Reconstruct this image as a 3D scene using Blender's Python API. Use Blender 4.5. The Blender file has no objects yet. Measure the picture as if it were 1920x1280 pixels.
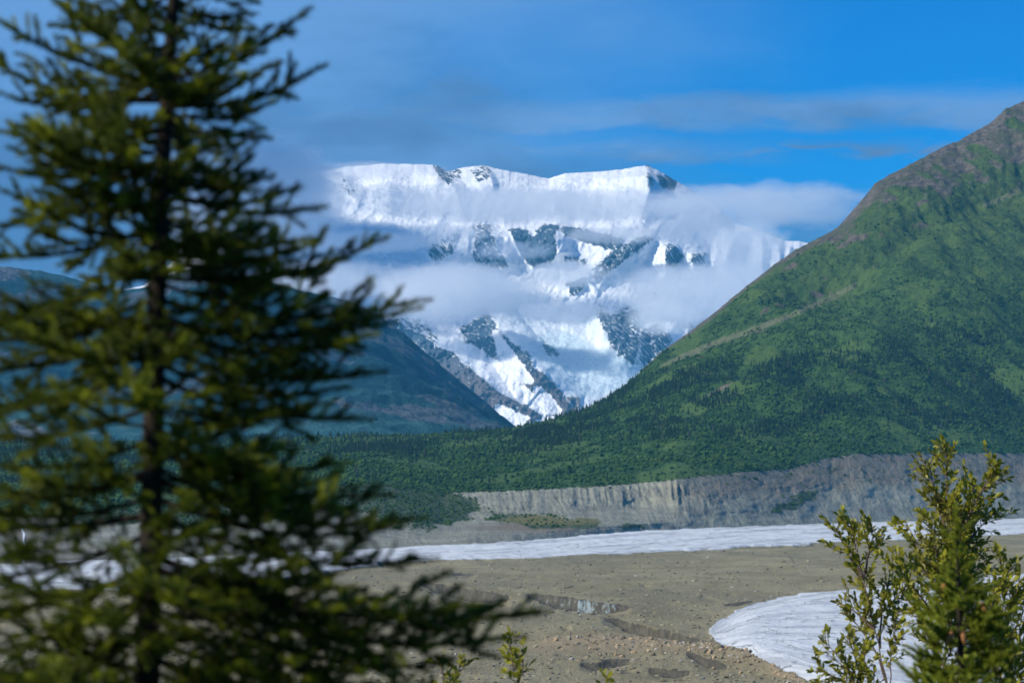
import bpy, math, random
import numpy as np
from mathutils import Vector, Matrix, Quaternion

random.seed(7)
RNG = np.random.default_rng(11)
scn = bpy.context.scene
COL = scn.collection

# ------------------------------------------------------------------ camera
CAMZ = 70.0
F = 1920 * 85 / 36.0                      # focal length in photo pixels
TH = math.atan((900 - 640) / F)           # horizon sits at row 900
CT, ST = math.cos(TH), math.sin(TH)
cd = bpy.data.cameras.new('camera')
cam = bpy.data.objects.new('camera', cd)
COL.objects.link(cam)
cam.location = (0, 0, CAMZ)
cam.rotation_euler = (math.pi / 2 + TH, 0, 0)
cd.lens = 85
cd.sensor_width = 36
cd.clip_start = 0.1
cd.clip_end = 100000
cd.dof.use_dof = True
cd.dof.focus_distance = 62
cd.dof.aperture_fstop = 3.5
cd.dof.aperture_blades = 9
scn.camera = cam

# ------------------------------------------------------------------ sun
SUN_EL, SUN_AZ = 36.0, 112.0              # degrees; azimuth to the left of the view direction
sd = bpy.data.lights.new('sun', 'SUN')
sd.energy = 4.7
sd.angle = math.radians(0.53)
sd.color = (1.0, 0.93, 0.80)
so = bpy.data.objects.new('sun', sd)
COL.objects.link(so)
sv = Vector((-math.sin(math.radians(SUN_AZ)) * math.cos(math.radians(SUN_EL)),
             math.cos(math.radians(SUN_AZ)) * math.cos(math.radians(SUN_EL)),
             math.sin(math.radians(SUN_EL))))
so.rotation_euler = sv.to_track_quat('Z', 'Y').to_euler()
so.location = (-200, 0, 300)

scn.view_settings.view_transform = 'Standard'
scn.view_settings.look = 'None'
scn.view_settings.exposure = 0.12
scn.view_settings.gamma = 1.0
scn.view_settings.use_curve_mapping = False
scn.render.engine = 'CYCLES'
cy = scn.cycles
cy.use_denoising = True
cy.max_bounces = 10
cy.diffuse_bounces = 3
cy.glossy_bounces = 2
cy.transmission_bounces = 2
cy.transparent_max_bounces = 8
cy.volume_bounces = 8
cy.volume_step_rate = 0.35
cy.volume_max_steps = 256
cy.sample_clamp_indirect = 8


# ------------------------------------------------------------------ node expressions
class S:
    """A shader socket with arithmetic."""
    nt = None

    def __init__(s, sock):
        s.k = sock

    def __add__(a, b): return op('ADD', a, b)
    def __radd__(a, b): return op('ADD', b, a)
    def __sub__(a, b): return op('SUBTRACT', a, b)
    def __rsub__(a, b): return op('SUBTRACT', b, a)
    def __mul__(a, b): return op('MULTIPLY', a, b)
    def __rmul__(a, b): return op('MULTIPLY', b, a)
    def __truediv__(a, b): return op('DIVIDE', a, b)
    def __neg__(a): return op('MULTIPLY', a, -1.0)


def node(kind, **props):
    n = S.nt.nodes.new(kind)
    for k, v in props.items():
        setattr(n, k, v)
    return n


def put(sock, v):
    if isinstance(v, S):
        S.nt.links.new(v.k, sock)
    elif v is not None:
        sock.default_value = v


def op(o, a, b=None, c=None, clamp=False):
    n = node('ShaderNodeMath', operation=o, use_clamp=clamp)
    put(n.inputs[0], a)
    if b is not None: put(n.inputs[1], b)
    if c is not None: put(n.inputs[2], c)
    return S(n.outputs[0])


def sat(a): return op('ADD', a, 0.0, clamp=True)
def mx(a, b): return op('MAXIMUM', a, b)
def mn(a, b): return op('MINIMUM', a, b)


def smooth(a, e0, e1):
    n = node('ShaderNodeMapRange', interpolation_type='SMOOTHSTEP')
    put(n.inputs[0], a); put(n.inputs[1], e0); put(n.inputs[2], e1)
    n.inputs[3].default_value = 0; n.inputs[4].default_value = 1
    return S(n.outputs[0])


def smooth_down(a, e0, e1):
    return 1.0 - smooth(a, e0, e1)


def vec(x, y, z):
    n = node('ShaderNodeCombineXYZ')
    put(n.inputs[0], x); put(n.inputs[1], y); put(n.inputs[2], z)
    return S(n.outputs[0])


def sep(v):
    n = node('ShaderNodeSeparateXYZ')
    put(n.inputs[0], v)
    return S(n.outputs[0]), S(n.outputs[1]), S(n.outputs[2])


def vscale(v, sx, sy=None, sz=None):
    n = node('ShaderNodeVectorMath', operation='MULTIPLY')
    put(n.inputs[0], v)
    n.inputs[1].default_value = (sx, sx if sy is None else sy, sx if sz is None else sz)
    return S(n.outputs[0])


def noise(v, scale=1.0, detail=4.0, rough=0.55, dist=0.0, lac=2.0):
    n = node('ShaderNodeTexNoise')
    put(n.inputs['Vector'], v)
    n.inputs['Scale'].default_value = scale
    n.inputs['Detail'].default_value = detail
    n.inputs['Roughness'].default_value = rough
    n.inputs['Distortion'].default_value = dist
    n.inputs['Lacunarity'].default_value = lac
    return S(n.outputs[0])


def voronoi(v, scale=1.0, feature='F1', out=0):
    n = node('ShaderNodeTexVoronoi', feature=feature)
    put(n.inputs['Vector'], v)
    n.inputs['Scale'].default_value = scale
    return S(n.outputs[out])


def mix(f, a, b, blend='MIX'):
    n = node('ShaderNodeMix', data_type='RGBA', blend_type=blend)
    put(n.inputs[0], f)
    for k, v in ((6, a), (7, b)):
        if isinstance(v, tuple): v = (*v, 1.0)[:4]
        put(n.inputs[k], v)
    return S(n.outputs[2])


def attr(name):
    n = node('ShaderNodeAttribute', attribute_name=name)
    return S(n.outputs['Fac'])


def position(): return S(node('ShaderNodeNewGeometry').outputs['Position'])
def objrand(): return S(node('ShaderNodeObjectInfo').outputs['Random'])


def material(name, fn, rough=0.9, spec=0.2, bump=None):
    """fn() -> colour (and optionally height in metres for the bump)"""
    m = bpy.data.materials.new(name)
    m.use_nodes = True
    nt = m.node_tree
    S.nt = nt
    b = nt.nodes['Principled BSDF']
    b.inputs['Roughness'].default_value = rough
    b.inputs['Specular IOR Level'].default_value = spec
    r = fn()
    col, h = r if isinstance(r, tuple) and len(r) == 2 and isinstance(r[0], S) else (r, None)
    if isinstance(col, tuple): col = (*col, 1.0)[:4]
    put(b.inputs['Base Color'], col)
    if h is not None:
        bn = node('ShaderNodeBump')
        bn.inputs['Strength'].default_value = 1.0
        bn.inputs['Distance'].default_value = 1.0
        put(bn.inputs['Height'], h)
        nt.links.new(bn.outputs[0], b.inputs['Normal'])
    m['bsdf'] = b.name
    return m


# ------------------------------------------------------------------ sky
w = bpy.data.worlds.new('World')
scn.world = w
w.use_nodes = True
S.nt = w.node_tree
bg = w.node_tree.nodes['Background']
sky = node('ShaderNodeTexSky', sky_type='NISHITA')
sky.sun_disc = False
sky.sun_elevation = math.radians(SUN_EL)
sky.sun_rotation = math.radians(-SUN_AZ)
sky.altitude = 700
sky.air_density = 1.0
sky.dust_density = 0.2
sky.ozone_density = 3.0
SKY_TINT = (0.02, 0.60, 1.22)
base = mix(1.0, S(sky.outputs[0]), SKY_TINT, 'MULTIPLY')
dx, dy, dz = sep(S(node('ShaderNodeTexCoord').outputs['Generated']))
hor = op('SQRT', dx * dx + dy * dy)
el = op('ARCTAN2', dz, hor) * (F / 1000.0)            # 0 at the horizon, 0.9 at the top of the frame
az = op('ARCTAN2', dx, dy) * (F / 1000.0)             # -0.96 .. 0.96 across the frame
wl = noise(vec(az * 1.0, el * 3.2, 0.0), 2.2, 5, 0.55, 0.4)       # long streaks
wf = noise(vec(az * 1.6, el * 6.0, 3.7), 4.5, 5, 0.6, 0.6)        # finer wisps
bn_ = noise(vec(az, el * 1.5, 9.1), 1.1, 3, 0.5)
wob = (wl - 0.5) * 0.09 + (wf - 0.5) * 0.035
e2 = el + wob
# high veil: thick to the left, thinning to the right of the view
veil = smooth(el * 0.62 - az * 0.75 + (wl - 0.5) * 0.5 + (bn_ - 0.5) * 0.4, 0.0, 0.85) * 0.85
veil = veil * smooth_down(el, 1.5, 3.0)
band1 = smooth(e2, 0.635, 0.668) * smooth_down(e2, 0.690, 0.735) * sat(0.95 + (wf - 0.5) * 1.1)
band2 = smooth(e2, 0.578, 0.605) * smooth_down(e2, 0.615, 0.655) * smooth_down(az, 0.25, 0.62) * sat(0.75 + (wf - 0.5) * 2.0)
band3 = smooth(e2, 0.596, 0.612) * smooth_down(e2, 0.614, 0.636) * smooth(az, 0.30, 0.55) * sat((wf - 0.30) * 4.5)
left = smooth_down(az + (wl - 0.5) * 0.7 + (el - 0.65) * 0.9, -0.20, 0.38) * smooth_down(el + (wl - 0.5) * 0.25, 0.66, 0.80) * 0.92
low = smooth_down(el + (wf - 0.5) * 0.12, 0.46, 0.56) * smooth(wl, 0.42, 0.62) * 0.7
cover = sat(mx(mx(mx(veil, band1 * 0.92), mx(band2, band3)), mx(left, low)))
grey = noise(vec(az * 1.2, el * 3.0, 5.5), 2.0, 4, 0.5)
ccol = mix(smooth(grey + (wl - 0.5) * 0.7 + (el - 0.69) * 1.7 + az * 0.06, 0.25, 0.68), (0.092, 0.205, 0.42), (0.165, 0.345, 0.67))
ccol = mix(1.0, ccol, (10.0, 10.0, 10.0), 'MULTIPLY')
S.nt.links.new(mix(cover, base, ccol).k, bg.inputs['Color'])
bg.inputs['Strength'].default_value = 0.1


# ------------------------------------------------------------------ helpers
def at(px, py, Y):
    """A pixel of the photograph and a depth in metres -> world point."""
    a = (np.asarray(px, float) - 960) / F
    b = (640 - np.asarray(py, float)) / F
    q = np.asarray(Y, float) / (CT - b * ST)
    return a * q, np.asarray(Y, float) + 0 * q, CAMZ + (ST + b * CT) * q


def V(px, py, Y):
    x, y, z = at(px, py, Y)
    return Vector((float(x), float(y), float(z)))


def pix(x, y, z):
    dz_ = z - CAMZ
    d = y * CT + dz_ * ST
    return 960 + F * x / d, 640 - F * (-y * ST + dz_ * CT) / d


def pl(pts):
    p = sorted(pts)
    xs = [q[0] for q in p]; ys = [q[1] for q in p]
    return lambda v: np.interp(v, xs, ys)


def sstep(a, e0, e1):
    t = np.clip((a - e0) / (e1 - e0), 0, 1)
    return t * t * (3 - 2 * t)


def polydist(px, py, poly):
    best = np.full(np.shape(px), 1e9)
    for (x0, y0), (x1, y1) in zip(poly, poly[1:]):
        dx_, dy_ = x1 - x0, y1 - y0
        t = np.clip(((px - x0) * dx_ + (py - y0) * dy_) / (dx_ * dx_ + dy_ * dy_), 0, 1)
        best = np.minimum(best, np.hypot(px - x0 - t * dx_, py - y0 - t * dy_))
    return best


def inpoly(px, py, poly):
    ins = np.zeros(np.shape(px), bool)
    n = len(poly)
    for i in range(n):
        x0, y0 = poly[i]; x1, y1 = poly[(i + 1) % n]
        if y0 == y1: continue
        c = ((y0 > py) != (y1 > py)) & (px < (x1 - x0) * (py - y0) / (y1 - y0) + x0)
        ins ^= c
    return ins


def _hash(ix, iy, seed):
    h = (ix.astype(np.int64) * 374761393 + iy.astype(np.int64) * 668265263 + seed * 974711) & 0xFFFFFFFF
    h = ((h ^ (h >> 13)) * 1274126177) & 0xFFFFFFFF
    return (h ^ (h >> 16)) & 0xFFFFFFFF


def perlin(x, y, seed=0):
    x = np.asarray(x, float); y = np.asarray(y, float)
    ix = np.floor(x); iy = np.floor(y)
    fx, fy = x - ix, y - iy
    u = fx * fx * fx * (fx * (fx * 6 - 15) + 10)
    v = fy * fy * fy * (fy * (fy * 6 - 15) + 10)

    def g(ox, oy):
        a = _hash(ix + ox, iy + oy, seed) * (2 * math.pi / 4294967296.0)
        return np.cos(a) * (fx - ox) + np.sin(a) * (fy - oy)
    n0 = g(0, 0) * (1 - u) + g(1, 0) * u
    n1 = g(0, 1) * (1 - u) + g(1, 1) * u
    return (n0 * (1 - v) + n1 * v) * 1.5


def fbm(x, y, octv=5, gain=0.5, seed=0, ridged=False):
    s = 0; a = 1.0; t = 0; f = 1.0
    for i in range(octv):
        n = perlin(x * f + 17.3 * i, y * f - 9.1 * i, seed + i)
        if ridged: n = 1 - 2 * np.abs(n)
        s = s + a * n; t += a
        a *= gain; f *= 2.03
    return s / t


def tag(o, label=None, cat=None, group=None, kind=None):
    if label: o['label'] = label
    if cat: o['category'] = cat
    if group: o['group'] = group
    if kind: o['kind'] = kind
    return o


def link_mesh(name, me, mat=None, parent=None):
    o = bpy.data.objects.new(name, me)
    if mat is not None and not me.materials:
        me.materials.append(mat)
    COL.objects.link(o)
    if parent: o.parent = parent
    return o


def mesh_np(name, verts, faces, smooth_=True):
    """verts (N,3); faces (M,k) with constant k."""
    me = bpy.data.meshes.new(name)
    verts = np.ascontiguousarray(verts, dtype=np.float32)
    faces = np.ascontiguousarray(faces, dtype=np.int32)
    k = faces.shape[1]
    me.vertices.add(len(verts)); me.vertices.foreach_set('co', verts.ravel())
    me.loops.add(faces.size); me.loops.foreach_set('vertex_index', faces.ravel())
    me.polygons.add(len(faces))
    me.polygons.foreach_set('loop_start', np.arange(0, faces.size, k, dtype=np.int32))
    me.polygons.foreach_set('loop_total', np.full(len(faces), k, dtype=np.int32))
    me.polygons.foreach_set('use_smooth', np.full(len(faces), smooth_))
    me.update(calc_edges=True)
    return me


def add_attr(me, name, vals):
    a = me.attributes.new(name, 'FLOAT', 'POINT')
    a.data.foreach_set('value', np.ascontiguousarray(vals, dtype=np.float32).ravel())


def grid(name, X, Y, Z, mat, attrs=None, facemask=None):
    r, c = X.shape
    idx = np.arange(r * c).reshape(r, c)
    f = np.stack([idx[:-1, :-1], idx[:-1, 1:], idx[1:, 1:], idx[1:, :-1]], -1).reshape(-1, 4)
    v = np.stack([X, Y, Z], -1).reshape(-1, 3)
    attrs = {k: np.asarray(a, float).ravel() for k, a in (attrs or {}).items()}
    if facemask is not None:
        f = f[facemask.ravel()]
        used, inv = np.unique(f, return_inverse=True)
        f = inv.reshape(-1, 4); v = v[used]
        attrs = {k: a[used] for k, a in attrs.items()}
    me = mesh_np(name, v, f)
    for k, a in attrs.items(): add_attr(me, k, a)
    return link_mesh(name, me, mat)


# ------------------------------------------------------------------ ground under everything
def near_z(x, y):
    z = np.where(y < 30, 68.4 - 0.13 * y, 64.5 - 0.16 * (y - 30))
    z = np.where(y < 0, 68.4 - 0.02 * y, z)
    return np.maximum(z, -9.0)


def soil():
    p = position()
    n = noise(p, 0.4, 6, 0.6)
    n2 = noise(p, 0.02, 4, 0.5)
    c = mix(smooth(n, 0.35, 0.65), (0.05, 0.045, 0.03), (0.06, 0.085, 0.03))
    return mix(smooth(n2, 0.5, 0.6), c, (0.16, 0.15, 0.12)), n * 0.3


gy = np.concatenate([np.linspace(-450, 0, 10), np.linspace(5, 60, 12), np.linspace(80, 520, 30), np.linspace(600, 10700, 40)])
gx = np.concatenate([np.linspace(-6300, -400, 14), np.linspace(-300, 300, 41), np.linspace(400, 6300, 14)])
GX, GY = np.meshgrid(gx, gy)
o = grid('ground', GX, GY, near_z(GX, GY) + 0.25 * fbm(GX / 6, GY / 6, 3, seed=3) * (np.abs(GX) < 300), material('soil', soil))
tag(o, kind='structure')

# ------------------------------------------------------------------ glacier
iceU = pl([(-500, 1088), (0, 1062), (420, 1046), (740, 1031), (960, 1016), (1080, 1004), (1200, 994), (1380, 986), (1560, 979), (1920, 970), (2400, 960)])
iceL = pl([(-500, 1150), (0, 1106), (300, 1114), (450, 1110), (560, 1086), (730, 1056), (900, 1052), (1000, 1050), (1180, 1040), (1300, 1035), (1420, 1027), (1560, 1020), (1920, 1003), (2400, 984)])
tonT = pl([(1333, 1182), (1342, 1168), (1380, 1146), (1420, 1131), (1500, 1113), (1580, 1103), (1700, 1095), (1920, 1073), (2400, 1035)])
tonB = pl([(1333, 1186), (1345, 1206), (1370, 1228), (1430, 1252), (1500, 1283), (1600, 1325), (1700, 1370), (1800, 1480), (2400, 1600)])


def mapco(x, y):
    """photo coordinates of a ground point at glacier level"""
    return pix(x, y, 0.0)


PITS = [  # px, py of the wall top, half width px, depth m, run px, tilt
    (872, 1102, 86, 7.0, 30, 0.16, 1.0), (1085, 1124, 100, 7.5, 30, 0.13, 1.0), (1222, 1176, 92, 6.0, 26, 0.22, 0.8),
    (1120, 1246, 34, 2.2, 22, 0.0, 1.0), (1155, 1240, 26, 2.4, 20, 0.0, 1.0),
    (1255, 1262, 40, 2.2, 22, 0.1, 1.0), (1325, 1245, 38, 2.4, 24, 0.3, 1.0), (868, 1075, 26, 1.3, 10, 0.0, .6), (1385, 1128, 26, 1.2, 10, -0.1, .6)]
_unused = [
    (660, 1180, 30, 2.0, 14, 0.0, .8), (520, 1150, 26, 1.8, 12, 0.0, .8), (740, 1150, 34, 1.8, 12, 0.1, .7)]


def glacier_fields(x, y):
    u, v = mapco(x, y)
    j = 5 * fbm(x / 60, y / 90, 4, seed=41) + 3 * fbm(x / 14, y / 30, 3, seed=43)
    band = sstep(v, iceU(u) - 4, iceU(u) + 2) * sstep(iceL(u) + j * 0.75 - v, -1.5, 1.5)
    dT = v - tonT(u)
    dB = tonB(u) - v
    ton = sstep(np.minimum(dT, dB) + j * 1.9, -2, 2) * sstep(u, 1322, 1336)
    dom = sstep(np.minimum(dT, dB), 0, 28) * sstep(u, 1325, 1420)
    ice = np.maximum(band, ton)
    deb = 1 - ice
    hum = 2.3 * fbm(x / 62, y / 120, 5, 0.55, seed=51) + 0.9 * fbm(x / 16, y / 40, 4, 0.6, seed=53, ridged=True) * 0.5 \
        + 0.35 * fbm(x / 4.5, y / 9, 3, 0.6, seed=55)
    icew = 1.1 * fbm(x / 90, y / 50, 4, 0.55, seed=61, ridged=True) + 0.6 * fbm(x / 22, y / 20, 3, 0.6, seed=63)
    hum = hum + 3.0 * fbm(x / 190, y / 330, 3, seed=52)
    z = deb * hum + band * (2.2 + icew * 1.6) + ton * (dom * 3.0 + icew * 0.35)
    # outcrop ridge with the rubble band
    rid = np.exp(-((v - np.interp(u, [950, 1040, 1200, 1330, 1430, 1520], [1215, 1206, 1208, 1222, 1250, 1290])) / 16.0) ** 2) * sstep(u, 960, 1060)
    z = z + 2.2 * rid * deb
    wet = np.zeros_like(z)
    for (pu, pv, hw, dep, run, tilt, dark) in PITS:
        lv = v - (pv + tilt * (u - pu)) - 3.4 * fbm(u / 23, v * 0 + pu, 5, 0.6, seed=71)
        ed = np.clip(1 - ((u - pu) / hw + 0.12 * fbm(u / 25, v * 0 + pu, 3, seed=72)) ** 2, 0, 1) ** 0.7
        k = 4.0
        prof = sstep(lv, 0, k * 0.8) * (1 - sstep(lv, k, run))
        z = z - 0.85 * dep * prof * ed ** 1.4
        wall = sstep(lv, -1.0, 0.4) * (1 - sstep(lv, k * 0.8, k * 2.0)) * sstep(ed, 0.02, 0.25)
        wet = np.maximum(wet, wall * dark)
    # small hollows all over the debris
    cells = fbm(x / 34, y / 120, 3, 0.55, seed=81)
    h = sstep(cells, 0.33, 0.48) * deb
    z = z - 1.2 * h
    wet = np.maximum(wet, 0.55 * h * sstep(cells, 0.36, 0.42) * (1 - sstep(cells, 0.42, 0.55)))
    expo = np.exp(-(((u - 1100) / 50) ** 2)) * (np.abs(v - 1133 - 0.13 * (u - 1092)) < 16) * 1.0
    return u, v, z, ice, band, ton, wet, rid * deb, expo * wet * (0.75 + 0.8 * fbm(u / 18, v / 9, 3, seed=89)), 150 * np.clip(dT, 0, None) / (np.clip(dT, 0, None) + np.clip(dB, 0, None) * 0.6 + 25) + 7 * fbm(x / 60, y / 160, 4, seed=87)


def glacier_z(x, y):
    return glacier_fields(np.asarray(x, float), np.asarray(y, float))[2]


rows = [640.0]
while rows[-1] < 5600:
    rows.append(rows[-1] + max(3.2, rows[-1] ** 2 / (CAMZ * F) * 1.15 if rows[-1] < 1500 else 8.0 + (rows[-1] - 1500) * 0.004))
rows = np.array(rows)
cols = np.arange(-420, 2345, 3.3)
PX, YY = np.meshgrid(cols, rows)
XX = (PX - 960) / F * YY
u, v, Z, ice, band, ton, wet, rid, expo, dE = glacier_fields(XX, YY)
Z = Z - 12 * (YY < 655)


def debris():
    p = position()
    x, y, z = sep(p)
    q = vec(x, y * 0.55, z)
    n1 = noise(q, 0.02, 5, 0.55)
    n2 = noise(q, 0.16, 6, 0.7)
    n3 = noise(q, 0.75, 5, 0.75)
    c = mix(smooth(n1, 0.35, 0.65), (0.24, 0.212, 0.118), (0.325, 0.29, 0.172))
    c = mix(smooth(noise(q, 0.007, 5, 0.6), 0.46, 0.62) * 0.65, c, (0.21, 0.192, 0.122))
    c = mix(smooth(n2, 0.52, 0.74) * 0.55, c, (0.13, 0.12, 0.09))
    c = mix(smooth(n2, 0.46, 0.28) * 0.4, c, (0.33, 0.31, 0.25))
    c = mix(smooth(n3, 0.60, 0.74) * 0.4, c, (0.37, 0.335, 0.235))
    c = mix(smooth(n3, 0.40, 0.28) * 0.6, c, (0.115, 0.105, 0.085))
    c = mix(attr('ridge') * smooth(n2, 0.30, 0.55) * 0.9, c, (0.37, 0.285, 0.175))
    st = noise(vec(x * 1.2, y * 0.15, z * 0.2), 0.5, 3, 0.6)
    dk = mix(smooth(st, 0.35, 0.7), (0.060, 0.056, 0.043), (0.125, 0.113, 0.082))
    c = mix(smooth(attr('wet') + (n2 - 0.5) * 0.5 + (n1 - 0.5) * 0.6, 0.32, 0.58) * 0.9, c, dk)
    c = mix(smooth(attr('expo') + (st - 0.5) * 2.6 + (n3 - 0.5) * 1.2, 0.45, 0.95), c, (0.27, 0.33, 0.335))
    c = mix(smooth(attr('ice') + (n3 - 0.5) * 0.6, 0.35, 0.75), c, (0.60, 0.66, 0.72))
    return c, n2 * 1.0 + n3 * 0.9


def glacier_ice():
    p = position()
    x, y, z = sep(p)
    fu, fv = attr('fu'), attr('fv')
    st = noise(vec(fv * 0.006, fu * 0.16, 0.0), 1.0, 6, 0.62, 0.5)
    s2 = noise(vec(fv * 0.02, fu * 0.42, 4.0), 1.0, 4, 0.6, 1.0)
    n = noise(vec(x, y * 0.6, z), 0.09, 6, 0.65)
    n3 = noise(vec(x, y * 0.6, z), 0.6, 5, 0.7)
    c = mix(smooth(n, 0.3, 0.7), (0.64, 0.68, 0.69), (0.77, 0.79, 0.77))
    c = mix(smooth(noise(vec(x, y * 0.4, z), 0.012, 4, 0.6), 0.48, 0.68) * 0.5, c, (0.44, 0.46, 0.47))
    c = mix(smooth(st, 0.47, 0.64) * 0.8, c, (0.42, 0.44, 0.455))
    c = mix(smooth(s2, 0.62, 0.74) * 0.7, c, (0.33, 0.34, 0.35))
    c = mix(smooth(n3, 0.62, 0.75) * 0.35, c, (0.40, 0.40, 0.40))
    c = mix(smooth(n, 0.58, 0.72) * smooth(st, 0.55, 0.4) * 0.35, c, (0.55, 0.73, 0.80))
    c = mix(smooth(attr('ice') + (n3 - 0.5) * 0.5, 0.85, 0.45), c, (0.27, 0.25, 0.19))
    crk = voronoi(vec(fv * 0.014 + (n - 0.5) * 1.5, fu * 0.10 + (n3 - 0.5) * 0.6, 0.0), 1.0, 'DISTANCE_TO_EDGE')
    ck = smooth(crk, 0.035, 0.008) * smooth(n, 0.50, 0.60)
    c = mix(ck * 0.6, c, (0.22, 0.25, 0.29))
    return c, n * 2.0 + st * 1.2 + n3 * 0.6 - ck * 1.2


M_deb = material('debris', debris)
M_ice = material('glacier_ice', glacier_ice, 0.6, 0.3)
isice = ice > 0.5
fi = isice[:-1, :-1] & isice[1:, 1:] & isice[1:, :-1] & isice[:-1, 1:]
left_band = (band > ton)[:-1, :-1]
fu_band = (v - iceU(u)) * (60 / np.maximum(iceL(u) - iceU(u), 8))
fu = np.where(band > ton, fu_band, dE)
A = dict(ice=ice, wet=wet, ridge=rid, expo=expo, fu=fu, fv=u)
for nm, msk, m in (('debris_moraine', ~fi, M_deb), ('glacier', fi & left_band, M_ice), ('glacier', fi & ~left_band, M_ice)):
    tag(grid(nm, XX, YY, Z, m, A, msk), kind='structure')

# ------------------------------------------------------------------ lateral moraine wall
crest = pl([(-500, 968), (0, 968), (100, 965), (300, 948), (480, 932), (600, 914), (700, 906), (830, 924), (900, 921), (1000, 917), (1100, 912),
            (1200, 905), (1280, 897), (1350, 888), (1480, 879), (1540, 861), (1600, 851), (1750, 849), (1920, 849), (2400, 845)])
run_m = pl([(-500, 700), (0, 700), (500, 950), (700, 1080), (830, 1080), (960, 900), (1100, 600), (1270, 290), (1400, 270), (1920, 360), (2400, 340)])
mc = np.arange(-420, 2345, 2.2)
mt = np.linspace(0, 1, 84)
MP, MT = np.meshgrid(mc, mt)
wob = 1.6 * fbm(MP / 26, MP * 0, 3, seed=91)
pb = iceU(MP) + 5
Db = CAMZ * F / (pb - 900)
pc = crest(MP) + wob
Dc = Db + run_m(MP)
wb = sstep(MP, 780, 900) * (1 - sstep(MP, 1200, 1330))
dfr = (1 - wb) * MT + wb * np.interp(MT, [0, .12, .2, .52, .62, 1], [0, .06, .1, .72, .80, 1])
gfr = (1 - wb) * MT ** 1.12 + wb * np.interp(MT, [0, .12, .2, .52, .62, 1], [0, .12, .19, .51, .63, 1])
py_ = pb + (pc - pb) * gfr
D_ = Db + (Dc - Db) * dfr
fl = fbm(MP / 13 + 0.9 * MT, MT * 0.7, 3, 0.55, seed=95, ridged=True)
fl2 = fbm((MP + 42 * MT) / 30, MT * 1.1, 5, 0.6, seed=97, ridged=True)
upper = np.where(wb > 0.5, sstep(MT, .55, .68), sstep(MT, .12, .35)) * (1 - sstep(MT, .96, 1.0))
flw = sstep(MP, 850, 930) * (1 - sstep(MP, 1240, 1330))
env = np.sin(np.pi * np.clip(MT, 0, 1)) ** 0.5
D_ = D_ - (flw * upper * (12 + 15 * fbm(MP / 48, MP * 0, 3, seed=96)) * fl + env * ((13 - 8 * sstep(MP, 1280, 1400)) * fl2 + 16 * fbm((MP + 30 * MT) / 46, MT * 3.2, 5, 0.55, seed=98)))
MX, MY, MZ = at(MP, py_, D_)
veg = np.zeros_like(MZ)
soft = 26 * fbm(MX / 55, MZ / 16, 5, 0.6, seed=101)
for poly, s in (([(430, 890), (640, 890), (700, 890), (850, 915), (925, 962), (870, 975), (800, 992), (720, 975), (640, 955), (500, 950), (420, 965)], 1.0),
                ([(960, 962), (1080, 966), (1190, 978), (1210, 988), (1120, 990), (1000, 992), (960, 985), (900, 975)], 0.85),
                ([(100, 940), (430, 930), (430, 985), (250, 990), (120, 985)], 0.9),
                ([(1450, 940), (1520, 915), (1545, 930), (1490, 960), (1430, 975)], 0.6),
                ([(1400, 890), (1560, 868), (1640, 862), (1560, 895), (1450, 905)], 0.45)):
    pp = np.array(poly, float)
    d = polydist(MP, py_, poly + poly[:1])
    sd_ = np.where(inpoly(MP, py_, poly), d, -d)
    veg = np.maximum(veg, s * sstep(sd_ + soft, -12, 16))
yel = np.exp(-(((MP - 1040) / 120) ** 2 + ((py_ - 974) / 12) ** 2))
brown = sstep(MP, 1200, 1380) * sstep(py_, -1, 0) * (1 - sstep((py_ - pc) / np.maximum(pb - pc, 1) + 0.18 * fbm(MX / 80, MY / 80, 4, seed=103), 0.34, 0.56))
red = np.exp(-(((MP - 1010) / 150) ** 2 + ((py_ - 987) / 14) ** 2)) * 0.7
cliff = 1 - sstep(MP, 100, 190)


def moraine_mat():
    p = position()
    x, y, z = sep(p)
    fs = noise(vec(attr('mu') * 0.21 + attr('mv') * 9.0 + noise(p, 0.012, 4, 0.6) * 6.0, attr('mv') * 3.6, 0.0), 1.0, 6, 0.72)
    n = noise(p, 0.03, 6, 0.6)
    n2 = noise(p, 0.18, 6, 0.7)
    bl = noise(vec(x * 0.004, y * 0.004, z * 0.05), 1.0, 5, 0.6)
    c = mix(smooth(fs * 0.62 + n * 0.38, 0.36, 0.64), (0.195, 0.200, 0.156), (0.405, 0.41, 0.315))
    c = mix(smooth(bl, 0.45, 0.7) * 0.6, c, (0.21, 0.207, 0.175))
    c = mix(smooth(n2, 0.58, 0.75) * 0.5, c, (0.42, 0.41, 0.39))
    c = mix(smooth(n2, 0.42, 0.28) * 0.5, c, (0.12, 0.118, 0.115))
    c = mix(attr('brown') * smooth(n, 0.3, 0.5) * 0.9, c, mix(smooth(n2, 0.35, 0.7), (0.20, 0.17, 0.125), (0.30, 0.255, 0.19)))
    c = mix(attr('cliff') * smooth(n, 0.35, 0.55) * 0.7, c, (0.22, 0.185, 0.15))
    c = mix(smooth(attr('red') + (n2 - 0.5), 0.25, 0.65) * 0.6, c, (0.20, 0.135, 0.085))
    g = mix(smooth(n2, 0.35, 0.65), (0.035, 0.066, 0.026), (0.085, 0.115, 0.04))
    g = mix(smooth(attr('yel') * (0.4 + n2), 0.3, 0.6) * 0.8, g, (0.19, 0.17, 0.045))
    c = mix(smooth(attr('veg') + (n2 - 0.5) * 0.9 + (n - 0.5) * 0.5, 0.38, 0.55) * 0.92, c, g)
    return c, n2 * 4.0 + fs * 1.5 + n * 7.0


o = grid('moraine_wall', MX, MY, MZ, material('moraine', moraine_mat),
         dict(veg=veg, brown=brown, red=red, yel=yel, cliff=cliff, mu=MP, mv=MT))
tag(o, kind='structure')
crest_xyz = (MX[-1], MY[-1], MZ[-1])

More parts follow.
